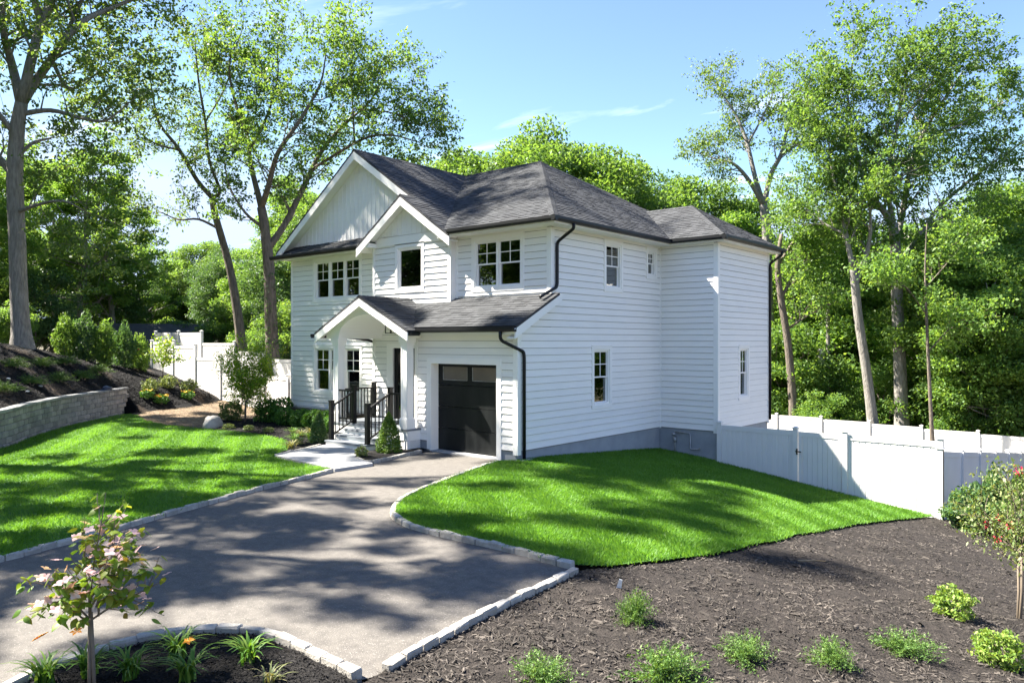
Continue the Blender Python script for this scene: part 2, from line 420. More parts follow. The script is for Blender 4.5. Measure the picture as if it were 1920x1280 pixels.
WALL_LINE = [(-7.5, -11.6), (-9.6, -9.6), (-12.17, -7.37), (-13.7, -6.4), (-14.9, -5.6), (-16.55, -4.35), (-17.75, -3.15), (-19.15, -1.75), (-20.2, -0.75)]
HILL = [(-7.9, -12.1, 1.0), (-10.0, -10.1, .98), (-12.5, -7.9, .95), (-15.2, -6.1, .93), (-17.0, -4.7, .92), (-19.4, -2.2, .90), (-20.5, -1.2, .85), (-20.05, -0.5, .35), (-19.6, -.3, -.12), (-19.2, .3, -.16), (-19.0, .9, -.16),
        (-19.5, 1.4, -.05), (-20.6, 2.8, 0.02), (-21.4, 3.9, .10), (-23.9, 4, .55), (-26.2, 4, 1.06), (-29, 4.5, 1.5), (-22.7, -3.7, 2.57), (-25, -5.7, 2.85),
        (-24.7, -1.3, 2.0), (-24.7, 0.3, 1.75), (-24.9, 1.6, 1.55), (-22.0, 2.1, .95), (-19.6, -3.65, 1.62), (-17.6, -5.9, 1.80), (-18.4, -5.2, 1.89), (-16.2, -5.5, 1.33),
        (-20.9, -2.8, 1.85), (-21, -1.5, 1.45), (-14.6, -6.9, 1.22), (-20, -9, 2.9), (-15, -12, 2.6), (-12, -15, 2.4), (-30, -6, 3.0), (-34, 0, 2.4), (-36, 8, 1.6),
        (-45, 0, 2.8), (-30, 12, .9), (-42, 15, 1.5), (-20, -25, 3.2), (-55, -10, 3.2), (-60, 12, 2.4), (-23.2, 1.8, 1.05), (-26, 8, .7)]
hill = rbf(HILL)
def h1(x, y): return float(hill(x, y)[0])
HILL_POLY = WALL_LINE + [(-19.4, -0.3), (-19.0, 0.6), (-19.9, 2.6), (-21.2, 3.9), (-22.5, 6.0), (-26, 9), (-34, 11), (-42, 6), (-42, -12), (-30, -22), (-14, -22)]

def inside(poly, x, y):
    x = np.asarray(x, float); y = np.asarray(y, float)
    r = np.zeros(x.shape, bool); n = len(poly)
    for i in range(n):
        x0, y0 = poly[i]; x1, y1 = poly[(i + 1) % n]
        c = ((y0 > y) != (y1 > y)) & (x < (x1 - x0) * (y - y0) / ((y1 - y0) if y1 != y0 else 1e-9) + x0)
        r ^= c
    return r
def edge_dist(poly, x, y):
    x = np.asarray(x, float); y = np.asarray(y, float); best = np.full(x.shape, 1e9); n = len(poly)
    for i in range(n):
        x0, y0 = poly[i]; x1, y1 = poly[(i + 1) % n]
        dx, dy = x1 - x0, y1 - y0
        t = np.clip(((x - x0) * dx + (y - y0) * dy) / (dx * dx + dy * dy + 1e-12), 0, 1)
        best = np.minimum(best, np.hypot(x - x0 - t * dx, y - y0 - t * dy))
    return best
def ground_z(x, y):
    return h1(x, y) if bool(inside(HILL_POLY, x, y)) else g1(x, y)
def wild_z(x, y):
    """height of the woodland floor, hill or low ground"""
    x = np.asarray(x, float); y = np.asarray(y, float)
    inn = inside(HILL_POLY, x, y) & (edge_dist(HILL_POLY, x, y) > 1.3)
    return np.where(inn, hill(x, y) - 0.25, G(x, y) - 0.07)

def smooth_line(pts, step=0.25, closed=False):
    """Catmull-Rom resampling of a plan polyline"""
    P = [Vector((p[0], p[1])) for p in pts]; n = len(P); out = []
    rng = range(n if closed else n - 1)
    for i in rng:
        a = P[(i - 1) % n] if (closed or i > 0) else P[0] * 2 - P[1]
        b, c = P[i], P[(i + 1) % n]
        d = P[(i + 2) % n] if (closed or i + 2 < n) else P[-1] * 2 - P[-2]
        m = max(2, int((c - b).length / step))
        for k in range(m):
            t = k / m
            out.append(tuple(0.5 * ((2 * b) + (c - a) * t + (2 * a - 5 * b + 4 * c - d) * t * t + (3 * b - a - 3 * c + d) * t ** 3)))
    if not closed: out.append(tuple(P[-1]))
    return out

def region(poly, step, zf, jitter=0.25, skirt=0.0):
    """triangulated sheet over a plan polygon, heights from zf"""
    bnd = []
    n = len(poly)
    for i in range(n):
        a, b = Vector(poly[i]), Vector(poly[(i + 1) % n])
        m = max(1, int((b - a).length / step))
        for k in range(m): bnd.append(a + (b - a) * (k / m))
    xs = [p[0] for p in poly]; ys = [p[1] for p in poly]
    gx = np.arange(min(xs), max(xs), step); gy = np.arange(min(ys), max(ys), step)
    X, Y = np.meshgrid(gx, gy); X = X.ravel() + RNG.uniform(-jitter, jitter, X.size) * step; Y = Y.ravel() + RNG.uniform(-jitter, jitter, Y.size) * step
    ok = inside(poly, X, Y) & (edge_dist(poly, X, Y) > step * 0.45)
    pts = bnd + [Vector((x, y)) for x, y in zip(X[ok], Y[ok])]
    nb = len(bnd)
    v, e, f, *_ = geometry.delaunay_2d_cdt(pts, [(i, (i + 1) % nb) for i in range(nb)], [list(range(nb))], 1, 1e-5)
    vx = np.array([p[0] for p in v]); vy = np.array([p[1] for p in v])
    z = zf(vx, vy)
    V = np.stack([vx, vy, z], 1)
    F = [t for t in f if len(t) == 3]
    F = [t if ((V[t[1]][0] - V[t[0]][0]) * (V[t[2]][1] - V[t[0]][1]) - (V[t[1]][1] - V[t[0]][1]) * (V[t[2]][0] - V[t[0]][0])) > 0 else (t[0], t[2], t[1]) for t in F]
    me = np_mesh('sheet', V, np.array(F)); me.shade_smooth()
    if skirt:
        bm = bmesh.new(); bm.from_mesh(me)
        r = bmesh.ops.extrude_edge_only(bm, edges=[e for e in bm.edges if e.is_boundary])
        for v in r['geom']:
            if isinstance(v, bmesh.types.BMVert): v.co.z -= skirt
        bm.to_mesh(me); bm.free()
    return me

def scatter(poly, n, rng=RNG, weight=None):
    xs = [p[0] for p in poly]; ys = [p[1] for p in poly]
    out = []
    got = 0
    while got < n:
        x = rng.uniform(min(xs), max(xs), n * 2); y = rng.uniform(min(ys), max(ys), n * 2)
        ok = inside(poly, x, y)
        if weight is not None: ok &= rng.uniform(0, 1, len(x)) < weight(x, y)
        out.append(np.stack([x[ok], y[ok]], 1)); got += int(ok.sum())
    return np.concatenate(out)[:n]

def fbm(x, y, s, seed=0.0, octv=4):
    """cheap value noise for mesh relief"""
    r = np.zeros(np.shape(x)); a = 1.0
    for o in range(octv):
        r += a * np.sin(x * s * 1.7 + seed + 1.3 * np.sin(y * s * 1.1 + o * 2.1 + seed)) * np.cos(y * s * 1.9 - seed * 0.7 + 1.1 * np.sin(x * s * 1.3 + o))
        s *= 2.03; a *= 0.5
    return r

# ------------------------------------------------------------------ ground sheets
def axis(lo, hi, fine0, fine1, st):
    a = list(np.arange(fine0, fine1 + 1e-6, st))
    x = fine1; s = st
    while x < hi: s *= 1.25; x += s; a.append(x)
    x = fine0; s = st
    while x > lo: s *= 1.25; x -= s; a.insert(0, x)
    return np.array(a)
ax, ay = axis(-900, 900, -62, 30, 0.9), axis(-900, 900, -30, 62, 0.9)
gx, gy = np.meshgrid(ax, ay)
gz = wild_z(gx.ravel(), gy.ravel())
rr = np.hypot(gx.ravel() + 3, gy.ravel() - 8)
gz = gz + np.where(rr > 30, fbm(gx.ravel(), gy.ravel(), 0.35, 2.0) * 0.12, 0) + np.clip((rr - 90) / 400, 0, 1) * 14
nx_, ny_ = len(ax), len(ay)
ii, jj = np.meshgrid(np.arange(nx_ - 1), np.arange(ny_ - 1)); q = (jj * nx_ + ii).ravel()
ground_me = np_mesh('ground', np.stack([gx.ravel(), gy.ravel(), gz], 1), np.stack([q, q + 1, q + nx_ + 1, q + nx_], 1))
ground_me.shade_smooth()
tag(link('ground', ground_me, 'wood_floor'), kind='structure')

LEFT_CURB = [(-2.36, -3.67), (-2.02, -4.79), (-1.70, -5.92), (-1.32, -7.01), (-0.9, -8.17), (-0.5, -9.18), (-0.26, -9.97), (-0.02, -10.75), (0.3, -12.2), (0.5, -13.6)]
RIGHT_CURB = [(-0.30, -0.42), (0.09, -1.77), (0.52, -3.04), (0.93, -4.13), (1.38, -4.97), (1.95, -5.56), (2.59, -5.86), (3.17, -5.95), (3.78, -5.98), (4.9, -5.98), (5.5, -6.0), (6.02, -6.0)]
FRONT_CURB = [(6.10, -6.12), (6.17, -7.02), (6.25, -8.05), (6.37, -8.94), (6.47, -9.62)]
ISLAND_CURB = [(6.42, -9.80), (5.9, -9.79), (5.34, -9.79), (5.0, -9.82), (4.72, -9.93), (4.47, -10.12), (4.28, -10.40), (4.17, -10.75), (4.13, -11.12), (4.20, -11.5), (4.42, -11.95), (4.8, -12.5)]
lc = smooth_line(LEFT_CURB, 0.4); rc = smooth_line(RIGHT_CURB, 0.3); fc = smooth_line(FRONT_CURB, 0.4); ic = smooth_line(ISLAND_CURB, 0.25)

drive_poly = lc[::-1] + [(-2.28, -2.52), (-2.53, -2.36), (-3.06, -0.3), (-3.05, 0.0), (-0.62, 0.0)] + rc + fc + ic + [(6.5, -16), (8, -26), (2, -26), (0.6, -16)]
tag(link('driveway', region(drive_poly, 0.35, lambda x, y: G(x, y) - 0.03), 'asphalt'), kind='structure')

lawn_left = lc[::-1] + [(-2.46, -3.62), (-3.8, -3.62), (-5.18, -3.46), (-5.34, -3.25), (-5.9, -2.5), (-6.5, -2.02), (-7.6, -1.5), (-9.0, -1.26), (-10.8, -1.34), (-12.0, -1.6), (-14.0, -1.9), (-16.2, -1.75), (-18.3, -1.1), (-19.3, -1.02)] \
    + [(x + 0.10, y + 0.02) for x, y in WALL_LINE[::-1][1:]] + [(-4, -17), (0.4, -17)]
lawn_right = rc[:-1] + [(6.02, -5.92), (6.26, -5.63), (6.42, -5.09), (6.6, -4.4), (6.75, -3.7), (6.83, -2.9), (6.82, -2.18), (6.92, -1.5), (6.86, -0.7), (6.95, 0.6), (6.98, 1.5), (7.02, 2.6), (7.15, 3.7), (7.32, 5.0), (7.5, 6.0), (7.62, 6.72),
                        (1.92, 6.72), (1.92, 6.92), (-0.02, 6.92), (-0.02, -0.05)]
lawn_l = link('lawn', region(lawn_left, 0.35, lambda x, y: G(x, y) + 0.02), 'lawn'); tag(lawn_l, kind='structure')
lawn_r = link('lawn', region(lawn_right, 0.3, lambda x, y: G(x, y) + 0.02), 'lawn'); tag(lawn_r, kind='structure')

bed_right = fc + [(6.5, -9.8), (7.2, -11.5), (9, -20), (24, -20), (24, 14), (7.85, 14), (7.85, 6.9), (7.62, 6.8), (7.5, 6.0), (7.32, 5.0), (7.15, 3.7), (7.02, 2.6), (6.98, 1.5), (6.95, 0.6), (6.86, -0.7), (6.92, -1.5), (6.82, -2.18), (6.83, -2.9), (6.75, -3.7), (6.6, -4.4), (6.42, -5.09), (6.26, -5.63), (6.10, -5.95)]
def mulch_z(x, y):
    d = np.clip(edge_dist(bed_right, x, y) / 0.5, 0, 1)
    return G(x, y) - 0.02 + d * (fbm(x, y, 1.6, 1.0) * 0.022 + fbm(x, y, 6.0, 4.0, 3) * 0.010)
tag(link('planting_bed', region(bed_right, 0.13, mulch_z), 'mulch'), kind='structure')
bed_island = ic + [(5.6, -13.5), (7.5, -13.5), (7.2, -11.5), (6.52, -9.9)]
def island_z(x, y): return G(x, y) - 0.01 + fbm(x, y, 3.0, 2.0) * 0.012
tag(link('planting_bed', region(bed_island, 0.1, island_z), 'dark_mulch'), kind='structure')
bed_house = [(-5.34, -3.25), (-5.9, -2.5), (-6.5, -2.02), (-7.6, -1.5), (-9.0, -1.26), (-10.8, -1.34), (-12.0, -1.6), (-13.1, -0.9), (-14.4, 0.3), (-14.8, 2.2), (-12.6, 3.8), (-12.1, 3.8), (-12.1, 1.72), (-6.7, 1.72), (-6.7, -0.45), (-5.85, -0.45), (-5.85, -1.45)]
def bedh_z(x, y): return G(x, y) + 0.0 + fbm(x, y, 2.5, 5.0) * 0.012
tag(link('planting_bed', region(bed_house, 0.18, bedh_z), 'dark_mulch'), kind='structure')
bed_planter = [(-3.0, -0.05), (-2.62, -2.22), (-3.2, -2.2), (-4.02, -1.5), (-4.02, -0.5), (-3.45, -0.45), (-3.4, -0.02)]
tag(link('planting_bed', region(bed_planter, 0.12, lambda x, y: G(x, y) + 0.02 + fbm(x, y, 4, 3.0) * 0.01), 'dark_mulch'), kind='structure')
soil_patch = [(-12.0, -1.6), (-14.0, -1.9), (-16.2, -1.75), (-18.3, -1.1), (-19.4, -0.9), (-19.6, 0.4), (-20.4, 2.6), (-21.2, 4.0), (-14.0, 4.0), (-14.8, 2.2), (-14.4, 0.3), (-13.1, -0.9)]
tag(link('bare_soil', region(soil_patch, 0.3, lambda x, y: G(x, y) + 0.005 + fbm(x, y, 2.5, 8.0) * 0.012), 'soil'), kind='structure')
# the bank above the retaining wall: black mulch with bare streaks of soil
m, n, l, b = new_mat('bank')
g_ = n.new('ShaderNodeNewGeometry'); mp_ = n.new('ShaderNodeMapping'); mp_.inputs['Scale'].default_value = (0.55, 1.2, 0.8); mp_.inputs['Rotation'].default_value = (0, 0, R(25))
t_ = n.new('ShaderNodeTexNoise'); t_.inputs['Scale'].default_value = 0.8; t_.inputs['Detail'].default_value = 7
r_ = n.new('ShaderNodeValToRGB'); r_.color_ramp.elements[0].position = 0.55; r_.color_ramp.elements[0].color = (0.007, 0.0065, 0.0065, 1)
r_.color_ramp.elements[1].position = 0.70; r_.color_ramp.elements[1].color = (0.12, 0.085, 0.058, 1)
l.new(g_.outputs['Position'], mp_.inputs['Vector']); l.new(mp_.outputs[0], t_.inputs['Vector']); l.new(t_.outputs['Fac'], r_.inputs['Fac']); l.new(r_.outputs['Color'], b.inputs['Base Color'])
t2_ = n.new('ShaderNodeTexNoise'); t2_.inputs['Scale'].default_value = 25; t2_.inputs['Detail'].default_value = 8; bp_ = n.new('ShaderNodeBump'); bp_.inputs['Distance'].default_value = 0.04
l.new(g_.outputs['Position'], t2_.inputs['Vector']); l.new(t2_.outputs['Fac'], bp_.inputs['Height']); l.new(bp_.outputs[0], b.inputs['Normal'])
b.inputs['Roughness'].default_value = 0.95; b.inputs['Specular IOR Level'].default_value = 0.2
bank_poly = [(x - 0.14, y - 0.1) for x, y in WALL_LINE[:-1]] + [(-20.26, -0.84), (-20.12, -0.62), (-19.70, -0.60), (-19.2, -0.2), (-18.9, 0.6), (-19.3, 1.8), (-20.1, 3.0), (-21.2, 4.0), (-23.5, 5.0), (-27, 6), (-31, 5), (-33, 0), (-32, -8), (-26, -16), (-13, -18)]
def bank_z(x, y):
    d = edge_dist(bank_poly, x, y)
    outer = np.clip((-(x + 27)) / 5.0, 0, 1) + np.clip((-(y + 13)) / 4.0, 0, 1)
    return hill(x, y) + np.clip(d / 0.6, 0, 1) * fbm(x, y, 1.4, 3.0) * 0.03 - outer * 0.3
tag(link('hillside', region(bank_poly, 0.25, bank_z, skirt=1.0), 'bank'), kind='structure')

walk_poly = [(-2.30, -2.55), (-2.32, -3.62), (-5.1, -3.38), (-5.78, -1.5), (-5.78, -1.36), (-4.12, -1.36), (-4.1, -1.55), (-3.28, -2.33)]
mb = MB(); mb.prism([(x, y, -0.25) for x, y in walk_poly], (0, 0, 0.19))
tag(mb.build('walkway', 'concrete'), kind='structure')

# ------------------------------------------------------------------ granite kerbs: every block a part
def stone_mesh(name, sx, sy, sz, rough, seed, cuts=2):
    rs = random.Random(seed)
    bm = bmesh.new(); bmesh.ops.create_cube(bm, size=1.0)
    for v in bm.verts: v.co = Vector((v.co.x * sx, v.co.y * sy, v.co.z * sz))
    bmesh.ops.bevel(bm, geom=list(bm.edges), offset=min(sx, sy, sz) * 0.13, segments=1, affect='EDGES')
    for v in bm.verts: v.co += Vector((rs.uniform(-1, 1), rs.uniform(-1, 1), rs.uniform(-1, 1))) * rough
    me = bpy.data.meshes.new(name); bm.to_mesh(me); bm.free()
    return me
BLOCKS = [stone_mesh('kerb_block', 0.243, 0.105, 0.20, 0.008, s) for s in range(6)]
for me in BLOCKS: me.materials.append(MAT['granite'])
def kerb(line, label, off=0.0, group='granite block kerbs', size=0.245):
    pts = smooth_line(line, 0.05)
    root = empty('granite_kerb', (line[0][0], line[0][1], g1(*line[0])))
    tag(root, label, 'kerb', group)
    inv = root.location.copy()
    acc = size / 2; last = Vector(pts[0])
    for i in range(1, len(pts)):
        p = Vector(pts[i]); d = p - last; L = d.length
        while acc <= L and L > 0:
            c = last + d * (acc / L); a = math.atan2(d.y, d.x)
            o = bpy.data.objects.new('kerb_block', random.choice(BLOCKS)); COL.objects.link(o); o.parent = root
            nrm = Vector((-math.sin(a), math.cos(a)))
            c = c + nrm * (off + random.uniform(-.006, .006))
            o.location = Vector((c.x, c.y, g1(c.x, c.y) - 0.05 + random.uniform(-.007, .007))) - inv
            o.rotation_euler = (random.uniform(-.03, .03), random.uniform(-.02, .02), a + random.uniform(-.04, .04) + (math.pi if random.random() < .5 else 0))
            o.scale = (random.uniform(.94, 1.03), random.uniform(.9, 1.1), random.uniform(.95, 1.05))
            acc += size
        acc -= L; last = p
    return root
kerb(LEFT_CURB, 'long straight granite block kerb between the driveway and the left lawn')
kerb(RIGHT_CURB, 'curving granite block kerb edging the right lawn beside the garage')
kerb(FRONT_CURB, 'short straight granite block kerb between the driveway and the wide mulch bed')
kerb(ISLAND_CURB, 'curved granite block kerb round the daylily bed in the foreground')
kerb([(-5.22, -3.32), (-5.62, -2.2), (-5.92, -1.42)], 'granite block kerb along the left side of the pale walkway')
kerb([(-3.30, -2.28), (-2.62, -2.34), (-2.80, -1.4), (-3.0, -0.32)], 'L-shaped granite block kerb round the small bed beside the garage')

# ------------------------------------------------------------------ retaining wall: every block and cap stone a part
WB = [stone_mesh('wall_block', 0.40, 0.24, 0.162, 0.007, 40 + s) for s in range(5)]
WC = [stone_mesh('cap_stone', 0.44, 0.32, 0.088, 0.006, 60 + s) for s in range(4)]
for me in WB: me.materials.append(MAT['wall_block'])
for me in WC: me.materials.append(MAT['wall_cap'])
rw = empty('retaining_wall', (WALL_LINE[2][0], WALL_LINE[2][1], -.1))
tag(rw, 'curved grey block retaining wall holding the black mulched bank', 'retaining wall')
def place_along(line, step, start, fn, end_cut=0.0):
    pts = smooth_line(line, 0.05); last = Vector(pts[0]); acc = start
    total = sum((Vector(pts[i + 1]) - Vector(pts[i])).length for i in range(len(pts) - 1)); run = 0
    for i in range(1, len(pts)):
        p = Vector(pts[i]); d = p - last; L = d.length
        while acc <= L and L > 0:
            if run + acc < total - end_cut: fn(last + d * (acc / L), math.atan2(d.y, d.x))
            acc += step
        acc -= L; run += L; last = p
for k in range(6):
    def put(c, a, k=k):
        o = bpy.data.objects.new('wall_block', random.choice(WB)); COL.objects.link(o); o.parent = rw
        nrm = Vector((-math.sin(a), math.cos(a))); c = c + nrm * (0.012 * k + random.uniform(-.008, .008))
        o.location = Vector((c.x, c.y, -0.16 + 0.168 * k + 0.08)) - rw.location
        o.rotation_euler = (0, 0, a + random.uniform(-.015, .015)); o.scale = (random.uniform(.97, 1.0), 1, 1)
    place_along(WALL_LINE[1:], 0.41, 0.2 + (0.2 if k % 2 else 0), put, end_cut=max(0, (3 - k)) * 0.22)
def put(c, a):
    o = bpy.data.objects.new('cap_stone', random.choice(WC)); COL.objects.link(o); o.parent = rw
    nrm = Vector((-math.sin(a), math.cos(a))); c = c + nrm * 0.06
    o.location = Vector((c.x, c.y, 0.895)) - rw.location; o.rotation_euler = (0, 0, a + random.uniform(-.01, .01)); o.scale = (random.uniform(.98, 1.0), 1, 1)
place_along(WALL_LINE[1:], 0.445, 0.2, put)
mb = MB()
wpts = smooth_line(WALL_LINE[1:], 0.3)
for a, c in zip(wpts[:-1], wpts[1:]):
    d = (Vector(c) - Vector(a)).normalized(); nn = Vector((-d.y, d.x))
    A, C = Vector(a) + nn * .09, Vector(c) + nn * .09
    mb.prism([(A.x, A.y, -.2), (C.x, C.y, -.2), (C.x + nn.x * .2, C.y + nn.y * .2, -.2), (A.x + nn.x * .2, A.y + nn.y * .2, -.2)], (0, 0, 1.03))
core = mb.build('core', 'wall_block', rw); core.location = -rw.location

# ------------------------------------------------------------------ the house
house = empty('house', (0, 0, 0))
tag(house, 'two-storey white clapboard house with black roof and attached garage', 'house')
H = house

class Wall:
    def __init__(self, o, t, n): self.o, self.t, self.n = Vector(o), Vector(t), Vector(n)
    def p(self, u, z, d=0.0): return self.o + self.t * u + self.n * d + Vector((0, 0, z))
def front(Y): return Wall((0, Y, 0), (1, 0, 0), (0, -1, 0))
def right(X): return Wall((X, 0, 0), (0, 1, 0), (1, 0, 0))
GAR, UPR, BMP, LFT = front(0.0), front(1.33), front(1.14), front(1.70)
RGT, BOF, BOR = right(0.0), front(6.94), right(1.90)

def wprism(mb, W, uz, d0, d1):
    return mb.prism([W.p(u, z, d0) for u, z in uz], W.n * (d1 - d0))
def wbox(mb, W, u0, u1, z0, z1, d0, d1):
    return wprism(mb, W, [(u0, z0), (u1, z0), (u1, z1), (u0, z1)], d0, d1)

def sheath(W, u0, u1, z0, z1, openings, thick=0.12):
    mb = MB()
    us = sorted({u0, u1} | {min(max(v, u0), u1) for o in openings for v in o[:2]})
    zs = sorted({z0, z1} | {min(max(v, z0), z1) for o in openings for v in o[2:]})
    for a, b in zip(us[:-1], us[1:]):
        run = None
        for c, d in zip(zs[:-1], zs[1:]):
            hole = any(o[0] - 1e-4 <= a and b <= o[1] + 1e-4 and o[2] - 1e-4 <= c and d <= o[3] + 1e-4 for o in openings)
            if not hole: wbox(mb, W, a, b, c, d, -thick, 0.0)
    mb.build('wall', 'sheath_gap_shade', H)

EXPO = 0.178
def siding(W, u0, u1, z0, z1, openings, u0f=None):
    z = z0
    while z < z1 - 0.01:
        zb, zt = z + 0.010, min(z + EXPO + 0.0, z1)
        def d_at(zz): return 0.032 - 0.027 * (zz - zb) / EXPO
        def piece(mb, a_b, a_t, b_, za, zc):
            da, dc = d_at(za), d_at(zc)
            P = [W.p(a_b, za, 0.001), W.p(b_, za, 0.001), W.p(b_, za, da), W.p(a_b, za, da), W.p(a_t, zc, 0.001), W.p(b_, zc, 0.001), W.p(b_, zc, dc), W.p(a_t, zc, dc)]
            mb.add(P, [(0, 1, 2, 3), (7, 6, 5, 4), (3, 2, 6, 7), (0, 3, 7, 4), (1, 5, 6, 2), (0, 4, 5, 1)])
        lo_b, lo_t = (u0, u0) if u0f is None else (u0f(zb), u0f(zt))
        ops = sorted([o for o in openings if o[2] < zt - 0.004 and o[3] > zb + 0.004 and o[0] < u1 and o[1] > min(lo_b, lo_t)])
        cur = None; first = True; mb = None
        spans = []; a = None
        for o in ops:
            spans.append((a, o[0], o)); a = o[1]
        spans.append((a, u1, None))
        for a, e, o in spans:
            mb = MB()
            ab, at = (lo_b, lo_t) if a is None else (a, a)
            if e - max(ab, at) > 0.01: piece(mb, ab, at, e, zb, zt)
            if o is not None:
                if o[3] < zt - 0.004: piece(mb, o[0], o[0], o[1], o[3], zt)
                if o[2] > zb + 0.004: piece(mb, o[0], o[0], o[1], zb, o[2])
            if mb.v: mb.build('siding_board', 'siding', H)
        z += EXPO

def corner(W1, u1, W2, u2, z0, z1, s1=-1, s2=1, w=0.11):
    """two boards meeting at an outside corner, lapped"""
    mb = MB(); wbox(mb, W1, min(u1, u1 + s1 * w), max(u1, u1 + s1 * w), z0, z1, 0.0, 0.034)
    mb.build('corner_board', 'trim', H)
    mb = MB(); wbox(mb, W2, u2 - 0.031, u2 + s2 * w, z0, z1, 0.0, 0.034)
    mb.build('corner_board', 'trim', H)
def board(W, u0, u1, z0, z1, d=0.034, name='trim_board', d0=0.0, material='trim'):
    mb = MB(); wbox(mb, W, u0, u1, z0, z1, d0, d)
    return mb.build(name, material, H)

def window(W, u0, u1, z0, z1, units=1, grid=True, trim=0.10):
    """double-hung units side by side: casing, frame, sashes, muntins and panes"""
    mb = MB()
    T = trim
    wbox(mb, W, u0 - T, u0, z0 - .002, z1 + .002, 0.0, 0.036); wbox(mb, W, u1, u1 + T, z0 - .002, z1 + .002, 0.0, 0.036)
    wbox(mb, W, u0 - T, u1 + T, z1, z1 + T, 0.0, 0.037)
    wbox(mb, W, u0 - T, u1 + T, z0 - T * 1.1, z0, 0.0, 0.037)
    wbox(mb, W, u0 - T - .015, u1 + T + .015, z1 + T, z1 + T + .018, 0.0, 0.05)
    root = mb.build('window', 'trim', H)
    fr = MB(); f = 0.045
    wbox(fr, W, u0, u0 + f, z0, z1, -0.10, 0.012); wbox(fr, W, u1 - f, u1, z0, z1, -0.10, 0.012)
    wbox(fr, W, u0 + f, u1 - f, z1 - f, z1, -0.10, 0.012); wbox(fr, W, u0 + f, u1 - f, z0, z0 + f, -0.10, 0.016)
    w = (u1 - u0) / units
    for k in range(1, units):
        wbox(fr, W, u0 + k * w - 0.04, u0 + k * w + 0.04, z0 + f, z1 - f, -0.10, 0.013)
    fr.build('frame', 'trim', root)
    for k in range(units):
        a = u0 + k * w + (f if k == 0 else 0.04); b = u0 + (k + 1) * w - (f if k == units - 1 else 0.04)
        c, d = z0 + f, z1 - f; zm = c + (d - c) * 0.50; s = 0.034
        if not grid:
            sh = MB(); wbox(sh, W, a, a + s, c, d, -.07, -.02); wbox(sh, W, b - s, b, c, d, -.07, -.02); wbox(sh, W, a + s, b - s, c, c + s, -.07, -.02); wbox(sh, W, a + s, b - s, d - s, d, -.07, -.02)
            sh.build('sash', 'trim', root)
            pn = MB(); wbox(pn, W, a + s, b - s, c + s, d - s, -.052, -.046); pn.build('pane', 'glass', root)
            continue
        for (lo, hi, dd, mun) in ((zm - .02, d, -.03, True), (c, zm + .02, -.065, False)):
            sh = MB()
            bot = s if not mun else s * 1.15
            wbox(sh, W, a, a + s, lo, hi, dd - .03, dd); wbox(sh, W, b - s, b, lo, hi, dd - .03, dd)
            wbox(sh, W, a + s, b - s, lo, lo + bot, dd - .03, dd); wbox(sh, W, a + s, b - s, hi - s, hi, dd - .03, dd)
            sh.build('sash', 'trim', root)
            pn = MB(); wbox(pn, W, a + s, b - s, lo + bot, hi - s, dd - .018, dd - .013); pn.build('pane', 'glass', root)
            if mun:
                mu = MB(); um = (a + b) / 2; zc = (lo + bot + hi - s) / 2
                wbox(mu, W, um - .011, um + .011, lo + bot, hi - s, dd - .012, dd - .002); wbox(mu, W, a + s, b - s, zc - .011, zc + .011, dd - .0115, dd - .0025)
                mu.build('muntin', 'trim', root)
    return root

ZB = 0.14                # bottom of the siding
ZS = 5.72                # soffit level
WIN = {'LU': (-10.70, -8.20, 4.27, 5.58), 'LL': (-10.70, -8.17, 1.07, 2.57), 'BM': (-5.66, -4.59, 4.36, 5.60), 'UR': (-2.66, -0.97, 4.27, 5.57),
       'R1': (3.24, 4.03, 1.05, 2.58), 'R2': (3.84, 4.63, 4.31, 5.56), 'R3': (6.14, 6.60, 4.81, 5.55), 'BO': (8.50, 9.12, 1.06, 2.58)}
def tr(o, t=0.10): return (o[0] - t, o[1] + t, o[2] - t * 1.1, o[3] + t)

# walls with openings
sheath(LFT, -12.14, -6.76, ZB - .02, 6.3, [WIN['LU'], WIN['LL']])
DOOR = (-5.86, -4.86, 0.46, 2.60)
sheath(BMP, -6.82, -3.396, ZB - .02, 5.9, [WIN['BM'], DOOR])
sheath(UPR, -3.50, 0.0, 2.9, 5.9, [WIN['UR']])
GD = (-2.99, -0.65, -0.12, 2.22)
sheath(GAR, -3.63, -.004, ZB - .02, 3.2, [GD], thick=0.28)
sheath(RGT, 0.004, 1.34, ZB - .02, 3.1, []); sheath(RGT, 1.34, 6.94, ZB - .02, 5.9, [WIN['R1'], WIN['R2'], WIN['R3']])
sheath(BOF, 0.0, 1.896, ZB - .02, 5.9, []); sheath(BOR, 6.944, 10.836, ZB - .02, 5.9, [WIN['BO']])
mb = MB()                 # shell of the hidden sides and the floors inside
mb.box((-12.14, 11.72, ZB), (-.002, 11.84, 5.9)); mb.box((-12.142, 1.75, ZB), (-12.02, 11.72, 5.9)); mb.box((0.0, 10.84 - .12, ZB), (1.894, 10.842, 5.9)); mb.box((-0.12, 10.84, ZB), (0.002, 11.75, 5.9))
mb.build('wall', 'siding', H); mb = MB(); mb.box((-6.824, 1.145, ZB), (-6.72, 1.72, 5.9)); mb.build('wall', 'siding', H); mb = MB(); mb.box((-3.634, 0.006, ZB), (-3.53, 1.3, 3.2)); mb.build('wall', 'siding', H); mb = MB(); mb.box((-3.49, 1.142, 3.0), (-3.388, 1.36, 5.9))
mb.build('wall', 'siding', H)
mb = MB(); mb.box((-12.0, 1.3, 0.30), (-3.64, 11.7, 0.45)); mb.box((-3.5, 2.2, 0.30), (-0.13, 11.7, 0.45)); mb.box((-0.1, 7.1, .3), (1.77, 10.7, .449)); mb.build('floor', 'interior_floor', H)
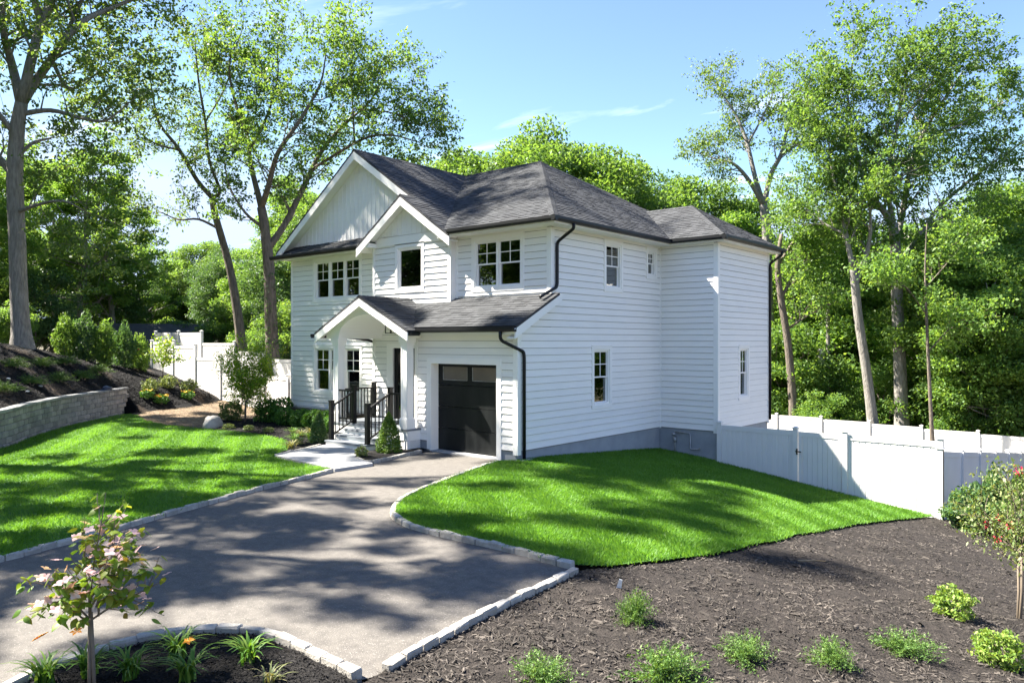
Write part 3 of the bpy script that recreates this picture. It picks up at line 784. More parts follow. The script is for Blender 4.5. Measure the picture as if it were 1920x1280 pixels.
mb = MB(); mb.box((-12.0, 1.84, 2.95), (-6.72, 11.7, 3.2)); mb.box((-6.72, 1.27, 2.95), (-3.64, 11.7, 3.2)); mb.box((-3.5, 1.5, 2.95), (-0.13, 11.7, 3.2)); mb.box((-0.1, 7.1, 2.95), (1.77, 10.7, 3.199)); mb.box((-12.0, 1.84, 5.68), (-6.72, 11.7, 5.8)); mb.box((-6.72, 1.27, 5.68), (-3.5, 11.7, 5.8)); mb.box((-3.5, 1.46, 5.68), (-0.13, 11.7, 5.8)); mb.box((-0.1, 7.1, 5.68), (1.77, 10.7, 5.799))
mb.build('floor', 'interior', H)
mb = MB(); mb.box((-12.0, 6.0, 0.45), (-3.64, 6.1, 2.95)); mb.box((-12.0, 5.2, 3.2), (-0.13, 5.3, 5.68)); mb.box((-7.3, 1.85, .45), (-7.2, 6.0, 2.95)); mb.box((-6.9, 1.85, 3.2), (-6.82, 5.2, 5.68)); mb.box((-3.3, 1.5, 3.2), (-3.2, 5.2, 5.68)); mb.box((-2.6, 2.2, 0.45), (-2.5, 11.7, 2.95)); mb.box((-2.4, 5.3, 3.2), (-2.3, 9, 5.68))
mb.box((-3.5, 2.1, -.1), (-.13, 2.2, 2.95)); mb.box((-0.6, 8.9, .45), (-.5, 10.7, 2.95))
mb.build('partition', 'interior', H)

# siding boards, one object per board
siding(LFT, -12.05, -6.83, ZB, ZS, [tr(WIN['LU']), tr(WIN['LL'])])
DT = (DOOR[0] - .30, DOOR[1] + .30, 0.40, 2.74)
siding(BMP, -6.72, -3.64, ZB + EXPO * 2, ZB + EXPO * 17, [DT])
siding(BMP, -6.72, -3.50, ZB + EXPO * 17, ZS, [tr(WIN['BM'])])
siding(UPR, -3.30, -0.11, ZB + EXPO * 19, ZS, [tr(WIN['UR'])])
GT = (GD[0] - .15, GD[1] + .15, -1, GD[3] + .15)
siding(GAR, -3.52, -0.11, ZB, 3.12, [GT])
def u0f(z):
    if z < 3.0: return 0.11
    return min(max(0.11, (z - 2.98) / 0.5 - 0.36), 1.44) if z < 4.02 else 1.44
siding(RGT, 0.11, 6.90, ZB, ZS, [tr(WIN['R1']), tr(WIN['R2']), tr(WIN['R3'])], u0f)
siding(BOF, 0.035, 1.79, ZB, ZS, []); siding(BOR, 7.05, 10.73, ZB, ZS, [tr(WIN['BO'])])

# foundation
mb = MB()
mb.box((-3.62, 0.012, -0.5), (GD[0] - .02, 0.30, ZB)); mb.box((GD[1] + .02, 0.012, -0.5), (-.010, 0.299, ZB)); mb.box((-0.3, 0.3, -1.0), (-.010, 6.93, ZB))
mb.box((-0.3, 6.952, -1.6), (1.888, 7.2, ZB)); mb.box((1.6, 7.2, -2.2), (1.888, 10.6, ZB)); mb.box((-12.12, 1.712, -0.6), (-6.8, 1.95, ZB)); mb.box((-12.12, 1.95, -1.0), (-11.9, 11.8, ZB + .002)); mb.box((-12.11, 11.6, -2.0), (-.02, 11.83, ZB)); mb.box((-.3, 10.6, -2.2), (-.014, 11.82, ZB + .001)); mb.box((.0, 10.6, -2.2), (1.86, 10.825, ZB + .003))
mb.build('foundation', 'foundation', H)

# corner and trim boards
corner(GAR, 0.0, RGT, 0.0, ZB - .09, 3.12); corner(UPR, 0.0, RGT, 1.33, 3.98, ZS); corner(BOF, 1.90, BOR, 6.94, ZB - .06, ZS)
board(LFT, -12.14, -12.05, ZB - .05, ZS, .034, 'corner_board'); board(GAR, -3.63, -3.52, ZB - .03, 3.12, .034, 'corner_board')
board(BMP, -6.82, -6.72, ZB, ZS, .034, 'corner_board'); board(BMP, -3.50, -3.39, 3.3, ZS, .034, 'corner_board')
board(UPR, -3.386, -3.30, 3.2, ZS, .030, 'corner_board'); board(BOR, 10.73, 10.84, ZB - .06, ZS, .034, 'corner_board'); board(BOF, 0.003, 0.035, ZB - .03, ZS, .030, 'corner_board'); board(RGT, 6.90, 6.936, ZB - .03, ZS, .030, 'corner_board')
# frieze boards under the soffits
for W, a, b_ in ((LFT, -12.05, -6.83), (UPR, -3.30, -0.11), (RGT, 1.44, 6.90), (BOF, 0.035, 1.79), (BOR, 7.05, 10.73)):
    board(W, a, b_, ZS - .01, ZS + .12, .03, 'frieze_board')
for k in WIN:
    W = {'LU': LFT, 'LL': LFT, 'BM': BMP, 'UR': UPR, 'R1': RGT, 'R2': RGT, 'R3': RGT, 'BO': BOR}[k]
    window(W, *WIN[k], units={'LU': 3, 'LL': 3, 'UR': 2}.get(k, 1), grid=(k != 'BM'))

for W, u0, u1, z0, z1 in ((RGT, 3.74, 3.98, 1.0, 2.62), (BOR, 8.94, 9.10, 1.0, 2.62)):
    mb = MB(); n_ = 10
    pts = [(u0 + (u1 - u0) * i / n_, -.17 + .018 * (i % 2)) for i in range(n_ + 1)]; pts += [(u, d - .006) for u, d in reversed(pts)]
    mb.prism([W.p(u, z0, d) for u, d in pts], (0, 0, z1 - z0)); mb.build('curtain', 'curtain', H)

# garage door in its reveal
mb = MB()
wbox(mb, GAR, GD[0] - .15, GD[0], -0.12, GD[3], 0, .036); wbox(mb, GAR, GD[1], GD[1] + .15, -0.12, GD[3], 0, .036); wbox(mb, GAR, GD[0] - .15, GD[1] + .15, GD[3], GD[3] + .15, 0, .037)
mb.build('door_casing', 'trim', H)
gdoor = empty('garage_door', (0, 0, 0), H)
nsec = 4; zh = (GD[3] - (-.09)) / nsec
for k in range(nsec):
    z0 = -.09 + k * zh; mb = MB(); e = .006
    if k < nsec - 1:
        wbox(mb, GAR, GD[0] + .006, GD[1] - .006, z0 + e, z0 + zh - e, -.29, -.245)
    else:
        a, b_ = GD[0] + .006, GD[1] - .006; zl, zt = z0 + .13, z0 + zh - .09
        um = (a + b_) / 2
        wbox(mb, GAR, a, b_, z0 + e, zl, -.29, -.245); wbox(mb, GAR, a, b_, zt, z0 + zh - e, -.29, -.245)
        for u, v in ((a, a + .17), (um - .085, um + .085), (b_ - .1, b_)): wbox(mb, GAR, u, v, zl, zt, -.29, -.245)
    mb.build('door_section', 'garage_door', gdoor)
for u, v in ((a + .17, um - .085), (um + .085, b_ - .1)):
    mb = MB(); wbox(mb, GAR, u, v, zl, zt, -.275, -.262); mb.build('pane', 'frosted', gdoor)
    mb = MB(); wbox(mb, GAR, u, u + .018, zl, zt, -.262, -.25); wbox(mb, GAR, v - .012, v, zl, zt, -.262, -.25); wbox(mb, GAR, u + .018, v - .012, zl, zl + .012, -.262, -.25)
    mb.build('pane_bead', 'steel_pipe', gdoor)
mb = MB(); mb.box((GD[0], -.04, -.2), (GD[1], .30, -.098)); mb.build('threshold', 'concrete', H)
mb = MB(); mb.box((GD[0] - .02, -.03, -.15), (GD[0] + .004, .262, GD[3])); mb.build('door_jamb', 'trim', H); mb = MB(); mb.box((GD[1] - .004, -.03, -.15), (GD[1] + .02, .262, GD[3])); mb.build('door_jamb', 'trim', H); mb = MB(); mb.box((GD[0] + .004, -.03, GD[3] - .006), (GD[1] - .004, .262, GD[3] + .02)); mb.build('door_jamb', 'trim', H)

# entry door
mb = MB()
wbox(mb, BMP, DOOR[0] - .13, DOOR[0], .46, DOOR[3], 0, .04); wbox(mb, BMP, DOOR[1], DOOR[1] + .13, .46, DOOR[3], 0, .04); wbox(mb, BMP, DOOR[0] - .13, DOOR[1] + .13, DOOR[3], DOOR[3] + .14, 0, .042)
wbox(mb, BMP, DOOR[0] - .30, DOOR[0] - .13, .46, 2.74, 0, .022); wbox(mb, BMP, DOOR[1] + .13, DOOR[1] + .30, .46, 2.74, 0, .022)
mb.build('door_casing', 'trim', H)
mb = MB(); a, b_ = DOOR[0], DOOR[1]
wbox(mb, BMP, a, a + .13, .46, 2.60, -.09, -.04); wbox(mb, BMP, b_ - .13, b_, .46, 2.60, -.09, -.04); wbox(mb, BMP, a + .13, b_ - .13, .46, .75, -.09, -.04); wbox(mb, BMP, a + .13, b_ - .13, 2.44, 2.60, -.09, -.04)
fd = mb.build('front_door', 'black_metal', H); tag(fd, 'black front door with tall glass light')
mb = MB(); wbox(mb, BMP, a + .13, b_ - .13, .75, 2.44, -.07, -.06); mb.build('pane', 'glass', fd)
mb = MB(); wbox(mb, BMP, b_ - .10, b_ - .07, 1.3, 1.75, -.04, -.01); mb.build('handle', 'steel_pipe', fd)

# ------------------------------------------------------------------ roofs
def shingles(poly, parent):
    P = [Vector(p) for p in poly]
    n = (P[1] - P[0]).cross(P[2] - P[0]).normalized()
    if n.z < 0: n = -n
    up = (Vector((0, 0, 1)) - n * n.z).normalized(); h = up.cross(n).normalized(); o = P[0]
    A = [(p - o).dot(h) for p in P]; B = [(p - o).dot(up) for p in P]
    rs = np.random.default_rng(int(abs(P[0].x * 100 + P[0].y * 17)) + 3)
    vs, fs = [], []
    ex = 0.143; b = min(B) - 0.02
    while b < max(B):
        a = min(A) - rs.uniform(0, .3)
        while a < max(A):
            w = rs.uniform(.13, .30); t = 0.012 + (0.008 if rs.random() < .45 else 0.0); k = len(vs)
            db = -rs.uniform(0, .012)
            q = lambda aa, bb, d: tuple(o + h * aa + up * bb + n * d)
            vs += [q(a, b + db, .0), q(a + w - .004, b + db, .0), q(a + w - .004, b + db, t), q(a, b + db, t), q(a + w - .004, b + ex + .01, .003), q(a, b + ex + .01, .003)]
            fs += [(k, k + 1, k + 2, k + 3), (k + 3, k + 2, k + 4, k + 5)]
            a += w
        b += ex
    me = bpy.data.meshes.new('shingles'); me.from_pydata(vs, [], fs)
    bm = bmesh.new(); bm.from_mesh(me)
    c = sum(P, Vector()) / len(P)
    for i in range(len(P)):
        e = P[(i + 1) % len(P)] - P[i]; k = n.cross(e).normalized()
        if (c - P[i]).dot(k) < 0: k = -k
        bmesh.ops.bisect_plane(bm, geom=bm.verts[:] + bm.edges[:] + bm.faces[:], dist=1e-5, plane_co=P[i], plane_no=-k, clear_outer=True)
    bm.to_mesh(me); bm.free()
    return tag(link('shingles', me, 'shingle', parent), kind='stuff')
def slope(poly, cover=True, thick=0.05):
    P = [Vector(p) for p in poly]
    n = (P[1] - P[0]).cross(P[2] - P[0]).normalized()
    if n.z < 0: n = -n
    mb = MB(); mb.prism([p - n * 0.003 for p in P], -n * thick)
    r = mb.build('roof', 'roof_deck', H)
    if cover: shingles(poly, r)
    return r
def caps(p, q, n1, n2, w=0.13):
    """bent cap shingles along a ridge or hip"""
    p, q = Vector(p), Vector(q); d = (q - p); L = d.length; d.normalize()
    def side(n): 
        s = Vector(n).normalized().cross(d); 
        return s if s.z < 0 else -s
    s1, s2 = side(n1), side(n2); mb = MB(); t = 0.0
    while t < L - .02:
        a, b_ = t, min(t + .17, L)
        lift0, lift1 = 0.030, 0.020
        up = Vector((0, 0, 1))
        mb.add([p + d * a + s1 * w + up * (lift0 - .004), p + d * a + up * lift0, p + d * a + s2 * w + up * (lift0 - .004), p + d * b_ + s1 * w + up * (lift1 - .004), p + d * b_ + up * lift1, p + d * b_ + s2 * w + up * (lift1 - .004)],
               [(0, 1, 4, 3), (1, 2, 5, 4)]); t += .143
    return tag(mb.build('ridge_cap', 'shingle', H, fix=False), kind='stuff')

ZR, YR, XR = 9.00, 6.46, -7.96; SG = 0.668
ze = 5.90
def zg(x): return ZR - SG * abs(x - XR)
yv = lambda x: 0.78 + (zg(x) - ze) / ((ZR - ze) / (YR - .78))
vx0 = XR + (ZR - ze) / SG     # foot of the valley
slope([(vx0, .78, ze), (.52, .78, ze), (-4.37, YR, ZR), (XR, YR, ZR)])                                        # front of the hip roof
slope([(.52, .78, ze), (.52, 12.14, ze), (-4.37, YR, ZR)])                                                    # right hip
slope([(.52, 12.14, ze), (XR, 12.14, ze), (XR, YR, ZR), (-4.37, YR, ZR)], cover=False)
slope([(XR, 1.26, ZR), (-5.12, 1.26, zg(-5.12)), (-5.12, yv(-5.12), zg(-5.12)), (XR, YR, ZR)])                # right side of the tall gable
slope([(-5.12, .74, zg(-5.12)), (vx0, .74, zg(vx0)), (vx0, .80, zg(vx0)), (-5.12, yv(-5.12), zg(-5.12))]); slope([(vx0, .74, zg(vx0)), (-3.10, .74, zg(-3.10)), (-3.10, .80, zg(-3.10)), (vx0, .80, zg(vx0))])
slope([(XR, 1.26, ZR), (-12.50, 1.26, zg(-12.50)), (-12.50, 12.14, zg(-12.50)), (XR, 12.14, ZR)])             # left side of the tall gable
slope([(-5.12, .74, zg(-5.12)), (-7.16, .74, zg(-5.12) - 2.04 * SG), (-7.16, 1.72, zg(-5.12) - 2.04 * SG), (-5.12, 1.72, zg(-5.12))])   # left side of the small gable
slope([(.52, 6.60, ze), (2.26, 6.60, ze), (.1, 8.9, 7.27), (-1.68, 8.9, 7.27)])                               # hip over the side wing
slope([(2.26, 6.60, ze), (2.26, 11.2, ze), (.1, 8.9, 7.27)])
slope([(2.26, 11.2, ze), (.52, 11.2, ze), (-1.68, 8.9, 7.27), (.1, 8.9, 7.27)], cover=False)
ZSH = 3.17
def zs(y): return ZSH + .5 * (y + .38)
ZP = 4.06; XP = -5.12
def zp(x): return ZP - .485 * abs(x - XP)
xv0 = XP + (ZP - ZSH) / .485; xv1 = XP + max(0.0, (ZP - zs(1.33)) / .485)
slope([(xv0, -.38, ZSH), (.28, -.38, ZSH), (.28, 1.33, zs(1.33)), (xv1, 1.33, zs(1.33))])                       # shed roof over the garage
slope([(XP, -.76, ZP), (xv0, -.76, zp(xv0)), (xv0, -.37, zp(xv0)), (xv1, 1.33, zp(xv1)), (XP, 1.33, ZP)]); slope([(xv0, -.76, zp(xv0)), (-3.12, -.76, zp(-3.12)), (-3.12, -.40, zp(-3.12)), (xv0, -.40, zp(xv0))])   # porch roof, right
slope([(XP, -.76, ZP), (-7.22, -.76, zp(-7.22)), (-7.22, 1.70, zp(-7.22)), (XP, 1.70, ZP)])                     # porch roof, left
slope([(-12.52, 1.20, 5.86), (-7.02, 1.20, 5.86), (-7.02, 1.70, 6.20), (-12.12, 1.70, 6.20)])                  # eyebrow roof under the tall gable
nF, nR_, nG, nGl = (0, -(ZR - ze) / (YR - .78), 1), ((ZR - ze) / 4.89, 0, 1), (SG, 0, 1), (-SG, 0, 1)
caps((.52, .78, ze), (-4.37, YR, ZR), nF, nR_); caps((-4.37, YR, ZR), (XR, YR, ZR), nF, (0, .55, 1)); caps((XR, 1.26, ZR), (XR, YR, ZR), nG, nGl)
caps((-5.12, .74, zg(-5.12)), (-5.12, 1.26, zg(-5.12)), nG, nGl); caps((2.26, 6.60, ze), (.1, 8.9, 7.27), (0, -.6, 1), (.63, 0, 1)); caps((.1, 8.9, 7.27), (-1.68, 8.9, 7.27), (0, -.6, 1), (0, .6, 1)); caps((XP, -.76, ZP), (XP, 1.14, ZP), (.485, 0, 1), (-.485, 0, 1))

# fascias, rakes and soffits
def bx(name, a, b_, material='trim'): mb = MB(); mb.box(a, b_); return mb.build(name, material, H)
bx('soffit', (-3.2, .80, ZS + .02), (.50, 1.33, ZS + .05), 'soffit'); bx('soffit', (0.001, 1.33, ZS + .02), (.50, 6.94, ZS + .05), 'soffit'); bx('soffit', (.50, 6.62, ZS + .021), (2.24, 6.94, ZS + .051), 'soffit'); bx('soffit', (1.901, 6.94, ZS + .022), (2.24, 11.18, ZS + .052), 'soffit')
bx('soffit', (-12.48, 1.22, ZS + .02), (-7.0, 1.699, ZS + .05), 'soffit')
bx('fascia', (-3.2, .785, ZS), (.515, .805, ze - .05)); bx('fascia', (.495, .805, ZS), (.516, 6.61, ze - .05)); bx('fascia', (.516, 6.605, ZS), (2.255, 6.625, ze - .05)); bx('fascia', (2.235, 6.625, ZS), (2.256, 11.2, ze - .05)); bx('fascia', (-12.5, 1.205, ZS - .02), (-7.03, 1.225, ze - .08))
def rake(x0, z0, x1, z1, y, w=.19, t=.035, name='rake_board'):
    """sloping board on a front gable: top edge from (x0,z0) to (x1,z1), plumb cut ends"""
    mb = MB(); mb.prism([(x0, y, z0), (x1, y, z1), (x1, y, z1 - w), (x0, y, z0 - w)], (0, t, 0)); return mb.build(name, 'trim', H)
o_ = .055
rake(XR, ZR - o_, -12.52, zg(-12.52) - o_, 1.262, .26); rake(XR, ZR - o_, -4.9, zg(-4.9) - o_, 1.263, .26)
zb5 = zg(-5.12)
rake(XP, zb5 - o_, -7.18, zb5 - 2.06 * SG - o_, .742, .25); rake(XP, zb5 - o_, -3.09, zg(-3.09) - o_, .743, .25)
rake(XP, ZP - o_, -7.22, zp(-7.22) - o_, -.758, .22); rake(XP, ZP - o_, -3.12, zp(-3.12) - o_, -.757, .22)
def rsoff(x0, z0, x1, z1, ya, yb, drop=.13):
    mb = MB(); mb.prism([(x0, ya, z0 - drop), (x1, ya, z1 - drop), (x1, ya, z1 - drop - .02), (x0, ya, z0 - drop - .02)], (0, yb - ya, 0)); return mb.build('soffit', 'soffit', H)
rsoff(XR, ZR, -12.5, zg(-12.5), 1.30, 1.70, .16); rsoff(XR, ZR, -5.0, zg(-5.0), 1.30, 1.70, .16)
rsoff(XP, zb5, -7.15, zb5 - 2.03 * SG, .78, 1.70, .16); rsoff(XP, zb5, -3.12, zg(-3.12), .78, 1.14, .16); rsoff(XP, ZP, -7.2, zp(-7.2), -.72, -.5, .14); rsoff(XP, ZP, -3.14, zp(-3.14), -.72, -.5, .14)
# rake of the shed roof on the right side wall
mb = MB(); y0, y1 = -.40, 1.44
mb.prism([(.245, y0, zs(y0) - .05), (.245, y1, zs(y1) - .05), (.245, y1, zs(y1) - .24), (.245, y0, zs(y0) - .30)], (.034, 0, 0)); mb.build('rake_board', 'trim', H)
mb = MB(); mb.prism([(.001, y0 + .02, zs(y0) - .27), (.001, y1, zs(y1) - .22), (.001, y1, zs(y1) - .25), (.001, y0 + .02, zs(y0) - .30)], (.243, 0, 0)); mb.build('soffit', 'soffit', H)
bx('soffit', (-3.62, -.36, ZSH - .10), (.24, -.001, ZSH - .07), 'soffit'); bx('fascia', (-3.3, -.372, ZSH - .20), (.245, -.352, ZSH - .05))

# vertical boards of the two gables
def vboards(x0, x1, y, zlo, ztop, w=.215, name='gable_board'):
    x = x0
    while x < x1 - .02:
        e = min(x + w - .006, x1); a, b_ = ztop(x), ztop(e); lo = zlo
        pts = [(x, lo), (e, lo)]
        if max(a, b_) > lo + .02:
            mid = [(XR, ztop(XR))] if x < XR < e else []
            pts += [(e, max(b_, lo))] + mid + [(x, max(a, lo))]
            mb = MB(); mb.prism([(u, y, z) for u, z in pts], (0, .03, 0)); mb.build(name, 'siding', H)
            if x > x0 + .01:
                mb = MB(); mb.box((x - .022, y - .014, lo), (x + .016, y - .001, max(lo + .01, min(a, ztop(x - .02)) - .01))); mb.build('batten', 'siding', H)
        x += w
gt = lambda x: zg(x) - .17
vboards(-12.1, -5.0, 1.668, 6.12, gt)
gt2 = lambda x: min(zb5 - SG * abs(x - XP), 99) - .17
vboards(-6.95, -3.30, 1.105, 5.98, gt2)
mb = MB(); mb.prism([(-12.12, 1.70, 5.6), (-3.9, 1.70, 5.6), (-3.9, 1.70, gt(-3.9) + .05), (XR, 1.70, gt(XR) + .05), (-12.12, 1.70, gt(-12.12) + .05)], (0, .08, 0)); mb.build('gable_wall', 'trim', H)
mb = MB(); mb.prism([(-6.98, 1.137, 5.85), (-3.27, 1.137, 5.85), (-3.27, 1.137, gt2(-3.27) + .05), (XP, 1.137, gt2(XP) + .05), (-6.98, 1.137, gt2(-6.98) + .05)], (0, .08, 0)); mb.build('gable_wall', 'trim', H)
board(BMP, -6.84, -3.37, ZS - .02, ZS + .24, .05, 'frieze_board')
# boxed returns of the small gable with their little roofs
for xa, xb in ((-7.16, -6.62), (-3.60, -3.10)):
    bx('gable_return', (xa, .78, ZS - .03), (xb, 1.09, ZS + .10))
    xm0, xm1 = xa + .12, xb - .12; mb = MB()
    mb.add([(xa - .01, .76, ZS + .105), (xb + .01, .76, ZS + .105), (xb + .01, 1.09, ZS + .105), (xa - .01, 1.09, ZS + .105), ((xa + xb) / 2, 1.08, ZS + .30), ((xa + xb) / 2, 1.09, ZS + .30)],
           [(3, 2, 1, 0), (0, 1, 4), (1, 2, 5, 4), (3, 0, 4, 5), (2, 3, 5)]); mb.build('return_roof', 'shingle', H)

# gutters and downspouts
def gutter(p, q, out):
    p, q, out = Vector(p), Vector(q), Vector(out)
    z = Vector((0, 0, 1)); mb = MB()
    mb.prism([p, p + out * .085, p + out * .125 + z * .05, p + out * .125 + z * .118, p + out * .112 + z * .118, p + out * .10 + z * .06, p + out * .012 + z * .05, p + out * .012 + z * .118, p + z * .118], q - p)
    return mb.build('gutter', 'gutter', H)
gz_ = ze - .135
gutter((-3.12, .783, gz_), (.64, .783, gz_), (0, -1, 0)); gutter((.518, .66, gz_), (.518, 6.60, gz_), (1, 0, 0)); gutter((.52, 6.603, gz_), (2.38, 6.603, gz_), (0, -1, 0)); gutter((2.258, 6.48, gz_), (2.258, 11.2, gz_), (1, 0, 0))
gutter((-12.62, 1.203, ze - .165), (-7.10, 1.203, ze - .165), (0, -1, 0)); gutter((-3.10, -.375, ZSH - .14), (.29, -.375, ZSH - .14), (0, -1, 0)); gutter((-7.225, -.80, zp(-7.22) - .14), (-7.225, 1.6, zp(-7.22) - .14), (-1, 0, 0)); gutter((-3.118, -.72, zp(-3.12) - .14), (-3.118, -.40, zp(-3.12) - .14), (1, 0, 0))
def downspout(pts):
    P = [Vector(p) for p in pts]; Q = [P[0]]
    for i in range(1, len(P) - 1):
        a, b_, c = P[i - 1], P[i], P[i + 1]
        r = min(.09, (a - b_).length * .4, (c - b_).length * .4); u, v = b_ + (a - b_).normalized() * r, b_ + (c - b_).normalized() * r
        for t in (0, .33, .67, 1): Q.append((u * (1 - t) + b_ * t) * (1 - t) + (b_ * (1 - t) + v * t) * t)
    Q.append(P[-1]); mb = MB(); mb.tube(Q, .043, 8); return mb.build('downspout', 'gutter', H, smooth=True)
downspout([(.58, 1.52, gz_ + .02), (.58, 1.52, gz_ - .12), (.075, 1.50, gz_ - .42), (.075, 1.50, 4.28), (.075, 1.46, 4.18), (.03, 1.0, 3.98), (.02, .86, 3.91)])
downspout([(-.16, -.44, ZSH - .10), (-.16, -.44, ZSH - .34), (.085, .14, ZSH - .62), (.085, .16, 2.4), (.085, .16, -.07)])
downspout([(2.33, 10.9, gz_ + .02), (2.33, 10.9, gz_ - .1), (1.975, 10.78, gz_ - .36), (1.975, 10.78, 0.2)])
downspout([(-7.25, .5, zp(-7.22) - .12), (-7.2, 1.2, 2.85), (-6.92, 1.62, 2.70), (-6.92, 1.62, .0)])
mb = MB(); mb.box((.0, .02, -.13), (.17, .40, -.055)); mb.build('splash_block', 'concrete', H)

# ------------------------------------------------------------------ porch
PF = 0.46
bx('porch_floor', (-6.72, -.52, PF - .05), (-3.38, 1.12, PF), 'bluestone')
bx('porch_skirt', (-6.70, -.50, PF - .30), (-5.80, -.46, PF - .052)); bx('porch_skirt', (-4.10, -.50, PF - .30), (-3.40, -.46, PF - .052)); bx('porch_skirt', (-3.44, -.46, PF - .30), (-3.40, -.01, PF - .052)); bx('porch_skirt', (-6.70, -.46, PF - .30), (-6.66, 1.1, PF - .052))
bx('porch_post', (-3.54, -.49, -.2), (-3.42, -.38, PF - .30)); bx('porch_post', (-6.69, -.49, -.2), (-6.57, -.38, PF - .30))
def lattice(p, du, w, h):
    p, du = Vector(p), Vector(du).normalized(); mb = MB(); s = .058; nrm = Vector((-du.y, du.x, 0))
    k = -h
    while k < w:
        for sg, dd in ((1, 0.0), (-1, .008)):
            a0, a1 = max(k, 0), min(k + h, w)
            if a1 - a0 > .015:
                z0, z1 = (a0 - k, a1 - k) if sg > 0 else (h - (a0 - k), h - (a1 - k))
                A = p + du * a0 + Vector((0, 0, z0)) + nrm * dd; B = p + du * a1 + Vector((0, 0, z1)) + nrm * dd
                mb.bar(A, B, .006, .022, up=du)
        k += s
    o = mb.build('lattice', 'trim', H, fix=False); return tag(o, kind='stuff')
lattice((-4.10, -.475, -.12), (1, 0, 0), .56, PF - .30 + .12); lattice((-3.42, -.38, -.12), (0, 1, 0), .37, PF - .30 + .12)
bx('porch_crawl', (-6.5, -.30, -.2), (-3.6, 1.1, .1), 'dark_mulch')
# steps: white risers, bluestone treads
SX0, SX1 = -5.80, -4.10
for k, (ya, yb, z) in enumerate(((-.78, -.50, .33), (-1.06, -.78, .20), (-1.40, -1.06, .07))):
    bx('step', (SX0 + .01, ya + .03, -.2), (SX1 - .01, yb + (.02 if k else 0), z - .045)); bx('tread', (SX0 - .01, ya, z - .045), (SX1 + .01, yb + .028, z), 'bluestone')
bx('step', (SX0 + .01, -.498, .05), (SX1 - .01, -.46, PF - .052))
# columns
for cx_, cy_ in ((-3.56, -.36), (-6.55, -.36)):
    col = bx('column', (cx_ - .115, cy_ - .115, PF + .30), (cx_ + .115, cy_ + .115, 2.70)); 
    mb = MB(); mb.box((cx_ - .155, cy_ - .155, PF + .001), (cx_ + .155, cy_ + .155, PF + .26)); mb.box((cx_ - .135, cy_ - .135, PF + .26), (cx_ + .135, cy_ + .135, PF + .30)); mb.build('base', 'trim', col)
    mb = MB(); mb.box((cx_ - .14, cy_ - .14, 2.70), (cx_ + .14, cy_ + .14, 2.78)); mb.box((cx_ - .165, cy_ - .165, 2.78), (cx_ + .165, cy_ + .165, 2.88)); mb.build('capital', 'trim', col)
    mb = MB()
    for sx, sy in ((0, -1), (1, 0)):
        for e in (-.095, .095):
            if sx == 0: mb.box((cx_ + e - .018, cy_ - .127, PF + .32), (cx_ + e + .018, cy_ - .115, 2.68))
            else: mb.box((cx_ + .115, cy_ + e - .018, PF + .32), (cx_ + .127, cy_ + e + .018, 2.68))
    mb.build('panel_moulding', 'trim', col)
# porch gable face with the arch, the vault behind it and the side beams
ax0, ax1, zsp, zar = -6.38, -3.76, 2.92, 3.56
NA = 20
arch = [(XP + (ax1 - ax0) / 2 * -math.cos(math.pi * i / NA), zsp + (zar - zsp) * math.sin(math.pi * i / NA)) for i in range(NA + 1)]
cxm = (ax0 + ax1) / 2
arch = [(x - XP + cxm, z) for x, z in arch]
mb = MB()
xs_ = [-6.98] + [x for x, _ in arch] + [-3.36]
zb_ = [2.88] + [z for _, z in arch] + [2.88]
for i in range(len(xs_) - 1):
    xa, xb = xs_[i], xs_[i + 1]; za, zb2 = zb_[i], zb_[i + 1]
    if i == 0: za = zb2 = 2.88
    if i == len(xs_) - 2: za = zb2 = 2.88
    tops = [(xa, zp(xa) - .16), (xb, zp(xb) - .16)]
    pts = [(xa, za), (xb, zb2), (xb, zp(xb) - .15)] + ([(XP, zp(XP) - .15)] if xa < XP < xb else []) + [(xa, zp(xa) - .15)]
    mb.prism([(u, -.50, w_) for u, w_ in pts], (0, .10, 0))
mb.build('porch_gable', 'trim', H)
mb = MB()
for i in range(NA):
    (xa, za), (xb, zb2) = arch[i], arch[i + 1]
    mb.add([(xa, -.40, za), (xb, -.40, zb2), (xb, 1.13, zb2), (xa, 1.13, za), (xa, -.40, za + .03), (xb, -.40, zb2 + .03), (xb, 1.13, zb2 + .03), (xa, 1.13, za + .03)], [(0, 1, 2, 3), (7, 6, 5, 4)])
mb.build('porch_ceiling', 'soffit', H, fix=False)
bx('porch_beam', (-6.70, -.398, 2.88), (-6.39, 1.69, 3.08)); bx('porch_beam', (-3.76, -.398, 2.88), (-3.40, -.01, 3.08)); bx('porch_beam', (-3.76, -.01, 2.9), (-3.64, 1.13, 3.08))
bx('gable_return', (-7.20, -.74, zp(-7.2) - .22), (-6.95, -.5, zp(-7.2) - .15))
# hanging lantern
lan = empty('porch_lantern', (-5.05, .34, 3.03)); tag(lan, 'black framed lantern hanging under the porch arch', 'lantern')
mb = MB()
for sx in (-1, 1):
    for sy in (-1, 1): mb.box((sx * .11 - .010, sy * .11 - .010, 0), (sx * .11 + .010, sy * .11 + .010, .34))
for z in (0, .33):
    for s in (-1, 1): mb.box((-.12, s * .11 - .011, z), (.12, s * .11 + .011, z + .02)); mb.box((s * .11 - .0115, -.10, z + .001), (s * .11 + .0115, .10, z + .019))
mb.box((-.01, -.01, .34), (.01, .01, .51)); mb.box((-.115, -.004, .338), (.115, .004, .342)); mb.box((-.05, -.05, .51), (.05, .05, .527)); mb.build('cage', 'black_metal', lan)
mb = MB(); mb.tube([(0, 0, .05), (0, 0, .22)], .018, 8); mb.build('candle', 'lamp_glass', lan)

